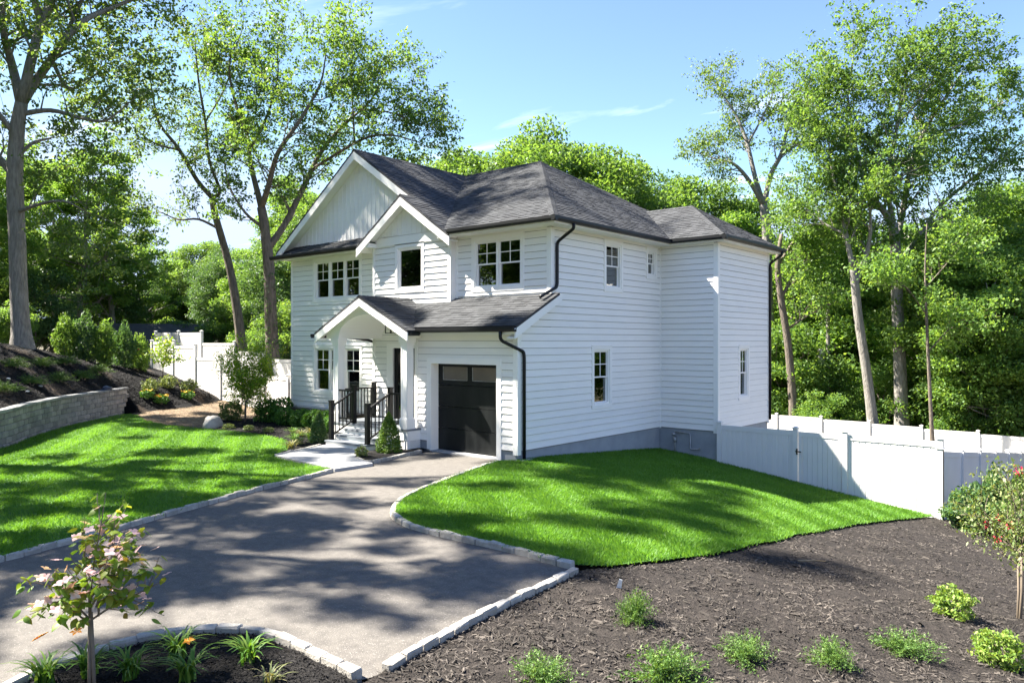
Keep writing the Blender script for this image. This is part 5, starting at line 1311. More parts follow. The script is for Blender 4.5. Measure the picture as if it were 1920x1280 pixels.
LIMBS = {
'H1':[[(-22.74,-3.73,2.57,0.5),(-22.84,-3.81,4.53,0.44),(-22.9,-3.86,6.88,0.42),(-22.97,-3.92,9.44,0.41),(-22.88,-3.85,11.36,0.36),(-22.77,-3.75,12.32,0.32)],[(-22.77,-3.75,12.32,0.3),(-23.24,-3.04,13.58,0.24),(-21.49,-2.79,14.48,0.2),(-20.72,-2.23,15.52,0.16),(-20.6,-0.96,16.55,0.12),(-19.57,0.31,17.39,0.07)],[(-22.77,-3.75,12.32,0.28),(-24.18,-3.69,14.28,0.22),(-23.36,-4.21,15.22,0.18),(-23.21,-4.18,16.68,0.14),(-21.71,-3.7,18.07,0.1),(-20.87,-2.85,19.59,0.06)],[(-22.8,-3.78,11.9,0.16),(-22.01,-2.95,12.08,0.12),(-20.26,-2.49,11.55,0.09),(-19.07,-2.06,11.29,0.07),(-18.15,-1.75,11.65,0.04)],[(-21.96,-3.06,13.92,0.12),(-22.12,-2.33,13.19,0.08),(-22.08,-1.74,13.44,0.05),(-21.0,-1.53,13.8,0.03)],[(-22.97,-3.92,9.44,0.25),(-24.12,-4.12,10.23,0.2),(-24.24,-5.17,11.33,0.15),(-25.83,-6.22,13.32,0.08)],[(-22.93,-3.89,7.95,0.12),(-21.44,-3.6,8.13,0.09),(-19.55,-3.3,8.09,0.05),(-19.66,-2.42,7.77,0.03)],[(-22.85,-3.82,10.94,0.14),(-23.06,-4.76,12.24,0.12),(-23.48,-5.87,14.11,0.08),(-25.63,-6.43,16.83,0.04)],[(-21.6,-2.76,14.52,0.12),(-20.97,-1.64,17.56,0.1),(-18.9,-0.21,19.15,0.08),(-17.3,1.89,21.2,0.05)],[(-22.87,-3.84,10.08,0.12),(-22.53,-3.45,10.74,0.09),(-22.36,-2.83,11.05,0.05)]],
'H2':[[(-23.4,6.22,1.96,0.34),(-23.56,6.08,3.91,0.28),(-23.91,5.78,6.61,0.23),(-24.45,5.32,9.18,0.2),(-24.57,5.22,10.08,0.19)],[(-24.57,5.22,10.08,0.16),(-25.61,4.96,11.04,0.14),(-26.1,4.22,12.62,0.11),(-26.65,3.53,13.8,0.09),(-26.5,3.14,14.89,0.06),(-26.23,2.81,16.08,0.03)],[(-24.57,5.22,10.08,0.14),(-23.79,5.2,10.35,0.1),(-23.97,4.73,11.84,0.09),(-24.23,4.68,13.73,0.08),(-23.92,4.16,15.65,0.06),(-24.26,4.14,17.83,0.03)],[(-24.32,5.43,8.51,0.09),(-24.92,4.67,8.96,0.07),(-25.45,3.92,8.9,0.05),(-26.55,3.48,9.37,0.03)],[(-25.87,4.12,12.56,0.07),(-26.76,3.31,12.83,0.05),(-27.28,2.48,13.55,0.03)],[(-24.84,4.99,13.92,0.06),(-24.09,5.59,15.53,0.05),(-23.98,6.11,17.27,0.03)]],
'H3':[[(-20.44,6.11,1.42,0.42),(-20.52,6.04,3.85,0.37),(-20.6,5.98,6.41,0.33),(-20.77,5.83,8.46,0.28),(-20.87,5.74,9.23,0.26)],[(-20.87,5.74,9.23,0.2),(-21.76,5.71,11.41,0.15),(-21.22,5.16,12.76,0.12),(-22.07,5.04,14.43,0.09),(-22.07,4.76,16.16,0.06),(-21.79,5.16,17.49,0.03)],[(-20.87,5.74,9.23,0.2),(-19.91,5.53,10.09,0.17),(-18.95,5.4,11.42,0.14),(-17.76,5.74,12.74,0.11),(-17.63,6.8,14.68,0.07),(-17.0,6.7,16.1,0.03)],[(-20.68,5.91,7.18,0.22),(-20.35,6.72,8.53,0.2),(-20.25,7.71,10.48,0.17),(-20.25,8.64,12.24,0.14),(-19.22,9.19,13.52,0.1),(-17.92,9.99,14.78,0.06),(-17.44,10.45,16.12,0.03)],[(-18.72,7.57,11.79,0.1),(-17.52,9.18,12.63,0.08),(-15.95,9.69,12.64,0.06),(-15.27,10.79,12.41,0.03)],[(-20.29,6.24,11.79,0.1),(-21.1,6.17,13.73,0.08),(-21.22,6.83,15.75,0.06),(-20.56,6.41,17.17,0.03)],[(-17.94,8.23,13.07,0.07),(-18.28,9.12,15.17,0.05),(-17.61,8.61,16.56,0.03)],[(-20.77,5.83,8.21,0.12),(-21.22,5.11,8.93,0.08),(-21.97,4.71,10.24,0.05),(-22.79,4.88,11.68,0.03)],[(-16.87,9.15,14.36,0.05),(-15.7,9.81,13.64,0.04),(-15.63,10.76,13.2,0.025)]],
'R1':[[(1.08,32.3,-3.15,0.42),(0.98,32.22,1.04,0.34),(0.85,32.11,5.22,0.31),(0.8,32.07,7.61,0.29),(0.67,31.95,9.41,0.26)],[(0.67,31.95,9.41,0.2),(0.44,30.76,10.02,0.16),(0.1,29.65,10.92,0.13),(-0.44,29.63,12.45,0.11),(-1.02,30.31,14.74,0.08),(-1.01,29.52,16.33,0.05),(-0.54,28.85,18.08,0.03)],[(0.8,32.07,8.21,0.2),(0.86,33.26,10.15,0.17),(1.12,33.57,12.3,0.14),(1.65,33.79,14.25,0.11),(2.68,34.05,16.23,0.07),(3.56,35.02,18.09,0.03)],[(0.85,32.11,7.01,0.17),(1.57,33.5,8.59,0.14),(2.51,34.19,10.39,0.11),(3.74,35.05,11.73,0.08),(5.19,35.24,12.89,0.05),(6.11,37.0,13.97,0.03)],[(0.67,31.95,9.41,0.15),(0.66,30.84,11.62,0.12),(1.02,31.13,14.25,0.09),(1.14,32.03,16.8,0.06),(1.59,31.55,18.77,0.03)],[(1.83,32.94,14.04,0.09),(3.22,34.68,14.91,0.06),(4.47,36.8,16.06,0.04),(5.37,37.88,16.75,0.03)],[(-0.75,30.75,12.69,0.09),(-2.1,30.28,14.03,0.06),(-2.55,28.97,15.33,0.04),(-2.73,28.65,16.48,0.03)],[(0.8,32.07,14.49,0.07),(2.31,32.52,16.67,0.05),(2.63,33.6,18.97,0.03)],[(0.35,31.68,10.0,0.08),(-0.91,30.13,10.53,0.06),(-2.01,29.08,11.11,0.04)]],
'R2':[[(0.45,29.14,-2.3,0.29),(0.13,28.86,1.12,0.25),(-0.2,28.59,3.97,0.23),(-0.33,28.48,5.68,0.22),(-0.42,28.4,6.67,0.2)],[(-0.42,28.4,6.67,0.15),(-0.71,28.13,8.52,0.12),(-1.03,28.28,10.29,0.09),(-1.37,27.95,12.0,0.05),(-1.39,27.56,13.36,0.03)],[(-0.33,28.48,5.82,0.14),(0.21,28.76,7.65,0.12),(0.46,28.32,9.27,0.08),(0.36,28.01,10.92,0.04)],[(-0.72,28.15,8.52,0.08),(-1.84,28.09,9.2,0.06),(-2.83,28.09,10.18,0.03)]],
'R3':[[(-7.76,35.28,2.84,0.4),(-7.82,35.23,7.82,0.34),(-7.85,35.21,10.66,0.3),(-8.01,35.07,11.91,0.27)],[(-8.01,35.07,11.91,0.17),(-8.45,33.84,13.37,0.14),(-9.09,32.81,14.41,0.1),(-10.09,32.55,14.8,0.06),(-11.16,32.41,15.3,0.03)],[(-8.01,35.07,11.91,0.2),(-8.35,34.49,13.82,0.16),(-8.92,34.61,16.07,0.13),(-9.56,34.64,17.8,0.09),(-10.36,34.37,19.35,0.05),(-10.89,34.26,20.16,0.03)],[(-7.87,35.19,11.73,0.2),(-7.79,35.81,13.96,0.17),(-7.16,36.05,15.34,0.14),(-6.98,36.63,17.04,0.1),(-6.2,36.84,18.55,0.06),(-5.51,37.4,19.79,0.03)],[(-7.09,35.86,15.22,0.1),(-6.29,37.1,16.12,0.07),(-5.3,38.35,16.63,0.04)],[(-8.82,34.38,16.0,0.08),(-7.91,34.73,17.68,0.06),(-7.64,35.89,19.51,0.03)]],
'R4':[[(3.68,26.63,-2.04,0.13),(3.56,26.53,1.29,0.11),(3.46,26.45,4.11,0.09),(3.42,26.42,6.41,0.06),(3.48,26.47,8.46,0.03)],[(3.46,26.45,4.11,0.05),(2.81,25.51,5.37,0.03),(2.18,25.24,5.89,0.02)],[(3.52,26.5,2.31,0.05),(4.5,27.28,3.59,0.04),(5.61,28.72,4.38,0.02)],[(3.44,26.43,5.39,0.05),(4.26,27.37,6.69,0.03),(4.79,28.28,7.77,0.02)]],
'R5':[[(-4.24,30.4,-2.18,0.32),(-4.53,30.15,2.52,0.27),(-4.86,29.87,5.34,0.24),(-5.01,29.75,7.22,0.2),(-4.84,29.89,9.09,0.12)],[(-4.86,29.87,5.34,0.12),(-3.94,30.42,7.2,0.09),(-3.37,31.45,8.18,0.05)],[(-5.01,29.75,7.22,0.12),(-4.4,30.84,8.84,0.09),(-4.0,31.48,9.83,0.05)],[(-4.72,29.99,3.46,0.1),(-3.73,31.59,4.42,0.06),(-2.94,32.98,5.08,0.03)]],
}
LIMBS['H1'] += [[(-22.77, -3.75, 12.3, .28), (-22.2, -3.2, 15.5, .24), (-20.8, -2.2, 18.8, .18), (-18.6, -1.0, 21.5, .12), (-16.6, .2, 23.6, .05)], [(-22.2, -3.2, 15.5, .2), (-22.0, -4.2, 19.0, .16), (-20.2, -4.8, 22.5, .11), (-18.0, -4.6, 25.0, .05)], [(-22.0, -4.2, 19.0, .14), (-22.8, -2.0, 22.0, .1), (-21.6, .6, 24.6, .05)], [(-20.8, -2.2, 18.8, .12), (-18.4, -2.8, 20.6, .09), (-15.8, -3.2, 22.4, .04)]]
for _k, _f in (('H1', .74), ('H2', .82), ('H3', .78), ('R5', .8), ('R4', .7)):
    LIMBS[_k] = [[(a, b, c, r * _f) for a, b, c, r in lm] for lm in LIMBS[_k]]
limb_tree('oak_tree', LIMBS['H1'], 'huge grey-barked tree on the bank at the left edge with forked limbs', 'bark_grey', 'leaf_oak', blen=2.6, nper=4.2, per=20, lsize=.165, sig=.17, start=.15)
limb_tree('leaning_tree', LIMBS['H2'], 'slender brown tree leaning left behind the left fence, thin crown', 'bark_brown', 'leaf_oak', blen=1.9, nper=5.0, per=11, lsize=.15, sig=.16, start=.2)
limb_tree('spreading_tree', LIMBS['H3'], 'ivy-clad tree with wide leafy crown just left of the house gable', 'bark_brown', 'leaf_mid', blen=2.4, nper=5.4, per=17, lsize=.16, sig=.17, start=.15, ivy=(70, 6.4))
limb_tree('tall_tree', LIMBS['R1'], 'tallest straight-trunked tree with broad airy crown in the right woods', 'bark_grey', 'leaf_mid', blen=3.1, nper=6.0, per=22, lsize=.175, sig=.19, start=.12)
limb_tree('forked_tree', LIMBS['R2'], 'forked pale trunk beside the tallest tree in the right woods', 'bark_grey', 'leaf_mid', blen=2.2, nper=6, per=20, lsize=.175, sig=.2, start=.1)
limb_tree('bare_limbed_tree', LIMBS['R3'], 'pale many-limbed tree with thin foliage rising behind the right roof end', 'bark_grey', 'leaf_oak', blen=2.4, nper=5.0, per=14, lsize=.17, sig=.19, start=.3)
limb_tree('sapling', LIMBS['R4'], 'thin straight sapling to the right of the tallest trunk', 'bark_brown', 'leaf_bright', blen=1.7, nper=7, per=18, lsize=.17, sig=.24, start=.1)
limb_tree('woodland_trunk_tree', LIMBS['R5'], 'sturdy tree close behind the right back corner of the house', 'bark_brown', 'leaf_bright', blen=2.2, nper=7, per=20, lsize=.17, sig=.24, start=.05)

# background trees: a few kinds, copied
def proto_tree(name, Ht, tr_r, crown_lo, rx, leafm, bark, nl, lsize, clump, seed, per_clump):
    random.seed(seed); rng = np.random.default_rng(seed)
    root = empty(name, (0, 0, -200)); mb = MB(); bmB = MB()
    pts = [np.array([0, 0, -.6])]; x = np.zeros(2)
    for k in range(1, 9):
        x = x + np.array([random.gauss(0, .12), random.gauss(0, .12)]); pts.append(np.array([x[0], x[1], Ht * .86 * k / 8]))
    rad = [tr_r * (1.35 if k == 0 else 1 - .88 * k / 8) for k in range(9)]
    mb.tube(pts, rad, 9)
    centers = []; cz = (crown_lo + Ht) / 2; rz_ = (Ht - crown_lo) / 2
    for k in range(clump):
        u = unit(rng.normal(size=3)); rr_ = rng.uniform(.45, 1.0) ** .6
        lump = 1 + .22 * math.sin(3.1 * u[0] + seed) * math.cos(2.7 * u[1] + seed * 2)
        c = np.array([u[0] * rx * rr_ * lump, u[1] * rx * rr_ * lump, cz + u[2] * rz_ * rr_ * lump]); centers.append(c)
        if k % 3 == 0:
            z0 = max(crown_lo * .8, min(Ht * .8, c[2] - rng.uniform(1.0, 3.0))); j = min(7, max(0, int(z0 / (Ht * .86) * 8))); p0 = pts[j] + (pts[j + 1] - pts[j]) * ((z0 / (Ht * .86) * 8) - j)
            mid = (p0 + c) / 2 + np.array([rng.normal(0, .3), rng.normal(0, .3), -.3]); bmB.tube([p0, mid, c], [max(.03, rad[j] * .32), .04, .012], 4, cap=False)
    mb.build('trunk', bark, root, smooth=True, fix=False); bmB.build('branches', bark, root, smooth=True, fix=False)
    C = np.repeat(np.array(centers), nl // clump, 0)
    s = per_clump; d = unit(rng.normal(size=C.shape)) * (rng.uniform(0, 1, (len(C), 1)) ** .45)
    C = C + d * np.array([s, s, s * .55])
    v, f = leaves(C, lsize, lsize * .66, up=.55, rng=rng)
    link('crown', np_mesh('crown', v, f), leafm, root)
    return root
PROTO = [proto_tree('woodland_tree', 14.0, .30, 2.0, 4.0, 'leaf_mid', 'bark_brown', 50000, .185, 150, 21, 1.15),
         proto_tree('woodland_tree', 14.0, .26, 2.8, 3.4, 'leaf_bright', 'bark_grey', 44000, .185, 140, 22, 1.05),
         proto_tree('woodland_tree', 14.0, .30, 1.5, 4.2, 'leaf_dark', 'bark_brown', 48000, .185, 150, 23, 1.2),
         proto_tree('woodland_tree', 14.0, .34, 4.0, 5.0, 'leaf_mid', 'bark_brown', 62000, .18, 115, 24, 1.35),
         proto_tree('woodland_tree', 14.0, .24, 3.0, 3.6, 'leaf_bright', 'bark_grey', 20000, .19, 110, 25, .75)]
BUSH = [proto_tree('understorey_tree', 5.0, .09, .3, 1.9, 'leaf_bright', 'bark_brown', 16000, .135, 70, 31, .72),
        proto_tree('understorey_tree', 5.0, .09, .2, 2.0, 'leaf_mid', 'bark_brown', 16000, .135, 70, 32, .75),
        proto_tree('understorey_tree', 5.0, .09, .2, 2.0, 'leaf_dark', 'bark_brown', 16000, .135, 70, 33, .75)]
used = set()
random.seed(77)
def plant(proto, x, y, z, h, h0, label, cat, group, wide=1.0):
    if id(proto) in used: r = copy_tree(proto)
    else: r = proto; used.add(id(proto))
    s = h / h0; r.location = (x, y, z); r.rotation_euler = (0, 0, random.uniform(0, 6.28)); w = s ** .6 * wide if s < 1 else s * wide
    r.scale = (w, w, s); tag(r, label, cat, group); return r
KIND = ['mid green', 'pale yellow-green', 'dark green', 'dense rounded', 'airy bright green']
BG = [
(4.8,46.0,13.9,0),(3.9,39.9,11.6,1),(3.2,34.1,9.3,0),(5.6,30.9,7.4,2),(-1.1,46.2,10.9,1),(-4.3,47.4,11.6,0),(-5.8,42.2,11.9,1),(-6.8,38.7,10.6,2),(-10.9,43.1,11.1,0),(-14.3,45.5,14.3,1),(-17.4,45.5,16.7,0),(-20.6,45.4,16.7,2),(-23.6,45.5,17.8,1),(-23.8,40.0,18.3,0),(-23.8,34.7,19.0,3),(-26.4,32.5,18.8,3),(-30.4,31.8,18.5,3),(-34.2,31.2,18.4,0),(-31.9,25.2,15.6,1),(-29.7,19.3,13.0,1),(-28.3,15.2,12.9,0),(-28.1,12.7,10.0,2),(-32.6,14.2,9.4,0),(-37.6,15.2,9.2,1),(-42.8,16.0,9.9,2),(-48.3,16.5,11.3,0),(-53.5,17.4,9.4,1),(-48.7,13.6,8.6,2),(-41.9,8.8,10.2,0),(-39.1,6.0,13.4,1),(-38.4,4.0,15.2,0),(-44.2,4.3,15.3,1),(-39.3,0.6,13.5,0),(-36.0,-1.9,11.9,2),(-50.0,7.2,11.2,2),(-56.5,6.9,12.2,0),(-56.9,11.8,10.6,1),(-55.0,21.4,8.8,0),(-62.0,18.1,9.0,0),(7.2,34.9,9.1,1),(7.5,43.0,12.7,0),(-1.2,54.0,8.0,2),(-7.0,51.6,6.4,0),(-11.1,50.8,6.5,2),(-4.5,56.4,8.3,1),(-43.7,23.1,16.5,1),(-49.2,21.0,9.4,0),]
UN = [u for u in [
(-3.6,29.6,2.8),(-2.2,29.6,1.3),(-0.7,29.5,0.2),(-1.7,27.3,0.1),(-5.8,33.0,4.2),(-0.2,33.9,1.6),(1.0,36.2,2.2),(3.5,31.7,3.4),(4.9,30.3,3.9),(6.2,28.8,4.6),(6.8,28.0,1.8),(5.7,28.3,1.3),(4.1,29.6,0.7),(2.6,31.0,-0.0),(6.9,29.4,-0.2),(-5.3,30.8,1.2),(-2.3,39.9,4.3),(-4.0,38.5,5.7),(-23.3,8.9,5.1),(-23.6,8.7,3.4),(-26.5,8.8,4.0),(-31.1,10.1,5.5),(-32.1,9.3,4.1),(-35.4,9.2,4.5),(-38.4,9.2,3.5),(-32.2,4.0,5.2),(-31.2,2.2,5.1),(-32.5,1.1,5.1),(-37.9,1.8,4.1),(-30.2,-2.2,4.9),(-28.5,-3.4,3.8),(-41.4,6.7,7.1),(-27.5,0.1,3.9),(-49.0,13.3,6.3),(-36.1,0.7,7.6),] if u not in ((2.6, 31.0, -0.0), (3.5, 31.7, 3.4), (-27.5, 0.1, 3.9), (-28.5, -3.4, 3.8), (-31.2, 2.2, 5.1), (-32.2, 4.0, 5.2), (-32.5, 1.1, 5.1))]
def back_off(u, m_=3.6):
    d = Vector((u[0] - 11.6, u[1] + 13.9)); d.normalize(); return (u[0] + d.x * m_, u[1] + d.y * m_, u[2])
UN += [(-6.5, 34.0, 1.6), (-4.4, 34.6, .6), (-2.2, 35.2, 1.4), (0.2, 35.6, .4), (2.4, 36.0, 1.6), (4.6, 34.6, .6), (6.6, 34.0, 1.8), (8.6, 34.6, 2.2)]
UN = [back_off(u) if u[0] > -12 and u[1] < 32 else u for u in UN]
for k, (x, y, zt, kd) in enumerate(BG):
    if x > -12 and kd == 2: kd = 1 if k % 2 else 0
    if x < -35 and y < 12: kd = 4 if kd != 2 else 1
    zz = ground_z(x, y) if x > -42 else 2.0
    where = 'woods behind the back fence' if x > -12 else ('woods behind the house roof' if (x > -36 and y > 24) else 'woods behind the left fence')
    plant(PROTO[kd], x, y, zz - .1, zt - zz, 14.0, f'{KIND[kd]} tree massed in the {where}', 'tree', f'{KIND[kd]} trees in the {where}')
for k, (x, y, zt) in enumerate(UN):
    zz = ground_z(x, y); kd = k % 3
    if x > -12 and kd == 2: kd = 0
    if x < -35: kd = 2 if k % 2 else 1
    where = 'right woods' if x > -12 else 'left woods'
    plant(BUSH[kd], x, y, zz - .15, max(2.2, zt - zz), 5.0, f'{["bright", "mid green", "dark"][kd]} understorey tree in the {where}', 'tree', f'{["bright", "mid green", "dark"][kd]} understorey in the {where}')
# ordinals: number alike background trees from left to right as the picture shows them
ORD = ['leftmost', 'second from left', 'third from left', 'fourth from left', 'fifth from left', 'sixth from left', 'seventh from left', 'eighth from left', 'ninth from left', 'tenth from left', 'eleventh from left', 'twelfth from left', 'thirteenth from left', 'fourteenth from left', 'fifteenth from left', 'sixteenth from left', 'seventeenth from left', 'eighteenth from left', 'nineteenth from left', 'twentieth from left']
byg = {}
for o in COL.objects:
    if o.parent is None and o.get('group') and (o.get('category') == 'tree'): byg.setdefault(o['group'], []).append(o)
for gname, obs in byg.items():
    def across(o):
        dx, dy = o.location.x - 11.63, o.location.y + 13.87; return (dx * .7615 + dy * .648) / (-dx * .648 + dy * .7615)
    for k, o in enumerate(sorted(obs, key=across)): o['label'] = f'{ORD[min(k, 19)]} of the {gname}' if len(obs) > 1 else o['label']
# tall trees standing left of the view; their shade dapples the drive, the left lawn and the roof
AIRY = [proto_tree('shade_tree', 14.0, .26, 5.0, 3.8, 'leaf_mid', 'bark_brown', 6600, .20, 75, 41, .46), proto_tree('shade_tree', 14.0, .26, 4.5, 3.6, 'leaf_bright', 'bark_grey', 6000, .20, 70, 42, .46)]
for k, (x, y, h, kd) in enumerate(((-6.5, -12.8, 16, 1), (-11.5, -15.5, 20, 1), (-15.5, -11.8, 25, 0), (-29, -9, 22, 0), (-2.5, -24, 18, 0), (4, -27, 17, 1)  )):
    plant(AIRY[kd], x, y, ground_z(x, y) - .1, h, 14.0, 'tall tree outside the picture whose shade falls on drive and lawn', 'tree', 'shade trees round the drive', wide=.85)

for k, (x, y, zt, kd) in enumerate(((-24, -27, 17, 0), (-16, -31, 16, 1), (-33, -22, 17, 2), (-9, -35, 17, 0), (-29, -33, 18, 1), (-40, -14, 17, 0), (-20, -40, 18, 2), (-38, -28, 17, 1), (-2, -38, 16, 2), (8, -36, 16, 0), (-46, -24, 17, 1), (-52, -20, 17, 0), (-50, -31, 18, 2), (-44, -17, 16, 2), (11.5, 36, 13, 0), (15.5, 33, 13, 1), (20, 36, 14, 0), (14, 42, 15, 2), (19, 43, 15, 1), (25, 33, 14, 0), (27, 42, 15, 1))):
    plant(PROTO[kd], x, y, ground_z(x, y) - .1 if y > -22 else (2.5 if x < -14 else 0.0), zt, 14.0, 'tree of the surrounding woods outside the picture, mirrored in the windows', 'tree', 'woods round the plot')

# ------------------------------------------------------------------ shrubs and flowers
def bush_mesh(n, rx, rz, ls, seed, lw=.6, hollow=.45, up=.5, cone=False, lump=.18):
    rng = np.random.default_rng(seed); u = unit(rng.normal(size=(n, 3))); r = rng.uniform(hollow, 1.0, (n, 1)) ** .7
    k = 1 + lump * np.sin(4 * u[:, :1] + seed) * np.cos(5 * u[:, 1:2] + seed * 2) + lump * .7 * np.sin(7 * u[:, 2:3] + 3 * u[:, :1])
    c = u * r * k
    if cone:
        t = rng.uniform(0, 1, n); a = rng.uniform(0, 2 * np.pi, n); rr_ = (1 - t ** 1.6) ** .8 * rng.uniform(.6, 1.0, n) * (1 + .1 * np.sin(a * 5 + t * 9)); c = np.stack([np.cos(a) * rr_ * rx, np.sin(a) * rr_ * rx, t * rz * 2], 1)
    else:
        c = c * np.array([rx, rx, rz]) + np.array([0, 0, rz * .92]); c[:, 2] = np.maximum(c[:, 2], .02)
    v, f = leaves(c, ls, ls * lw, up=up, rng=rng)
    return np_mesh('foliage', v, f)
def shrub(name, me, leafm, loc, label, cat='shrub', group=None, scale=1.0, rz=None, stem_h=.25, stem_r=.02, stems=3):
    root = empty(name, loc, rz=random.uniform(0, 6.28) if rz is None else rz, scale=scale); tag(root, label, cat, group)
    link('foliage', me, leafm, root)
    mb = MB()
    for k in range(stems):
        a = k * 2.1; mb.tube([(0.02 * math.cos(a), .02 * math.sin(a), -.06), (.08 * math.cos(a), .08 * math.sin(a), stem_h)], [stem_r, stem_r * .5], 5)
    mb.build('stem', 'stem', root, fix=False)
    return root
def juniper_mesh(seed, n_br=120, L=.33, nl=30):
    """low spreading juniper: arching sprays of short needles"""
    rng = np.random.default_rng(seed); V = []; 
    for b in range(n_br):
        a = rng.uniform(0, 2 * np.pi); el = rng.uniform(.10, 1.35); ln = L * rng.uniform(.6, 1.15)
        t = np.linspace(.15, 1, nl); d = np.array([np.cos(a) * np.cos(el), np.sin(a) * np.cos(el), np.sin(el)])
        p = d * ln * t[:, None]; p[:, 2] -= ln * .25 * t ** 2; p[:, 2] += .03
        p += rng.normal(0, .012, p.shape)
        nd = unit(d + rng.normal(0, .8, (nl, 3))); s = unit(np.cross(nd, rng.normal(size=(nl, 3)))); l_ = rng.uniform(.025, .045, (nl, 1)); w = .006
        V.append(np.stack([p - s * w, p + nd * l_ * .5 + s * w * .2, p + nd * l_, p + s * w], 1))
    V = np.concatenate(V).reshape(-1, 3); return np_mesh('foliage', V, np.arange(len(V)).reshape(-1, 4))
JUN = [juniper_mesh(50 + k) for k in range(3)]
JUND = [me.copy() for me in JUN]
jl = [((7.43, -6.85), 1.05, 'upright feathery juniper nearest the driveway corner on the mulch bed'), ((8.54, -6.64), 1.0, 'third juniper from the driveway corner, rounded and low'), ((8.27, -7.74), 1.15, 'large juniper at the bottom edge with one long spray to the left'),
      ((9.22, -6.12), 1.0, 'round juniper in the middle of the lower right bed'), ((9.62, -4.97), 1.0, 'slanting juniper between the round juniper and the lime shrubs'), ((7.61, -8.71), 1.1, 'dark juniper cut by the bottom edge below the driveway corner')]
for k, ((x, y), s, lb_) in enumerate(jl):
    r = shrub('juniper', JUN[k % 3], 'needle', (x, y, float(mulch_z(np.array([x]), np.array([y]))[0])), lb_, 'juniper', 'junipers on the wide mulch bed', scale=s, stem_h=.08)
    q = (.82, 1.1, 1.25, .92, 1.0, 1.15)[k]; r.scale = (s * q * (1.35 if k in (2, 4) else 1.0), s * q * .9, s * (1.25 if k == 0 else .92) * random.uniform(.9, 1.1)); r.rotation_euler = (random.uniform(-.12, .12), random.uniform(-.12, .12), random.uniform(0, 6.28))
LIME = bush_mesh(1700, .25, .19, .048, 71, lw=.55, hollow=.55, lump=.3, up=.3)
for (x, y), lb_ in (((9.66, -2.73), 'lime green leafy shrub on the mulch nearest the red-flowered tree'), ((10.38, -4.23), 'lime green leafy shrub at the right edge of the mulch bed')):
    shrub('spirea', LIME, 'leaf_lime', (x, y, float(mulch_z(np.array([x]), np.array([y]))[0])), lb_, 'shrub', 'lime shrubs on the mulch bed', scale=1.0)
hj = [(-18.46, -5.22), (-17.42, -5.04), (-19.95, -3.89), (-18.84, -3.72), (-21.05, -2.75), (-20.07, -2.46), (-21.31, -1.41), (-15.51, -6.39)]
hl_ = ['largest juniper high on the bank at far left', 'juniper beside the pale stone low on the bank', 'second juniper along the upper row on the bank', 'yellowish juniper above the middle of the retaining wall', 'juniper below the tall shrub row on the bank', 'thin juniper above the tarp on the retaining wall', 'straggling juniper nearest the right end of the wall', 'juniper cut by the left edge just above the wall cap']
for k, (x, y) in enumerate(hj):
    shrub('juniper', JUND[k % 3], 'needle_dark' if k != 3 else 'needle', (x, y, h1(x, y) + .02), hl_[k], 'juniper', 'junipers on the black bank', scale=1.5, stem_h=.08).scale = (1.9, 1.9, 1.25)
# tall leafy shrubs on the crest
TALL = [bush_mesh(2600, .62, .98, .17, 81 + k, lw=.34, up=.25, lump=.22) for k in range(2)]
tl = ['tall leafy shrub, leftmost of the row on the bank crest', 'second tall shrub of the crest row, darkest', 'third tall shrub in the middle of the crest row', 'fourth tall shrub of the crest row in front of the shed roof', 'fifth tall shrub at the fence end of the crest row']
for k, (x, y, s) in enumerate(((-24.74, -1.49, 1.05), (-24.7, -.72, 1.15), (-24.3, -.05, 1.08), (-24.6, .95, 1.08), (-24.7, 1.72, .92))):
    shrub('laurel_shrub', TALL[k % 2], 'leaf_dark' if k in (1, 2) else 'leaf_mid', (x, y, h1(x, y) - .1), tl[k], 'shrub', 'tall shrubs on the bank crest', scale=s, stem_h=.6, stem_r=.03).scale = (s * .74, s * .74, s * 1.02)
# small tree on the bank, flowers below it
def small_tree(name, loc, h, crown_r, crown_h, leafm, n, ls, label, seed, stems=1, bark='bark_brown', fl=None, lw=.6, clear=.38):
    random.seed(seed); rng = np.random.default_rng(seed); root = empty(name, loc); tag(root, label, 'tree')
    mb, tips = MB(), []
    for s in range(stems):
        a = s * 2.4; p0 = np.array([.05 * s * math.cos(a), .05 * s * math.sin(a), -.1]); p1 = np.array([.10 * s * math.cos(a) + .03, .12 * s * math.sin(a), h * clear]); mb.tube([p0, (p0 + p1) / 2 + np.array([.02, -.02, 0]), p1], [.016 * h, .014 * h, .011 * h], 7)
        for k in range(9):
            aa = k * 2.4 + s; el = .45 + .9 * (k / 9); d = np.array([math.cos(aa) * math.cos(el), math.sin(aa) * math.cos(el), math.sin(el)])
            L = (h * (1 - clear)) * (.55 + .4 * k / 9); grow_twigs(mb, p1 + np.array([0, 0, -.12 * h * (1 - k / 9) * .5]), d, L, .007 * h, 1, tips, spread=.8, lift=.15)
    mb.build('trunk', bark, root, fix=False, smooth=True)
    c = np.array([t[0] for t in tips]); c = np.repeat(c, max(1, n // len(c)), 0); c = c + rng.normal(0, 1, c.shape) * np.array([.11, .11, .07]) * h / 2
    v, f = leaves(c, ls, ls * lw, up=.6, rng=rng); link('crown', np_mesh('crown', v, f), leafm, root)
    return root, tips
small_tree('young_tree', (-23.0, 2.0, h1(-23.0, 2.0)), 1.75, .7, .9, 'leaf_maple', 900, .13, 'little round-headed tree on the bank in front of the left fence', 5)
mt_, _t = small_tree('maple_tree', (-13.0, .35, -.08), 2.5, .9, 1.6, 'leaf_maple', 11000, .085, 'small spreading maple between two shrubs left of the house', 6, stems=2, clear=.28); mt_.scale = (.78, .78, 1.0)
GOLD = bush_mesh(500, .30, .20, .09, 91, lw=.5)
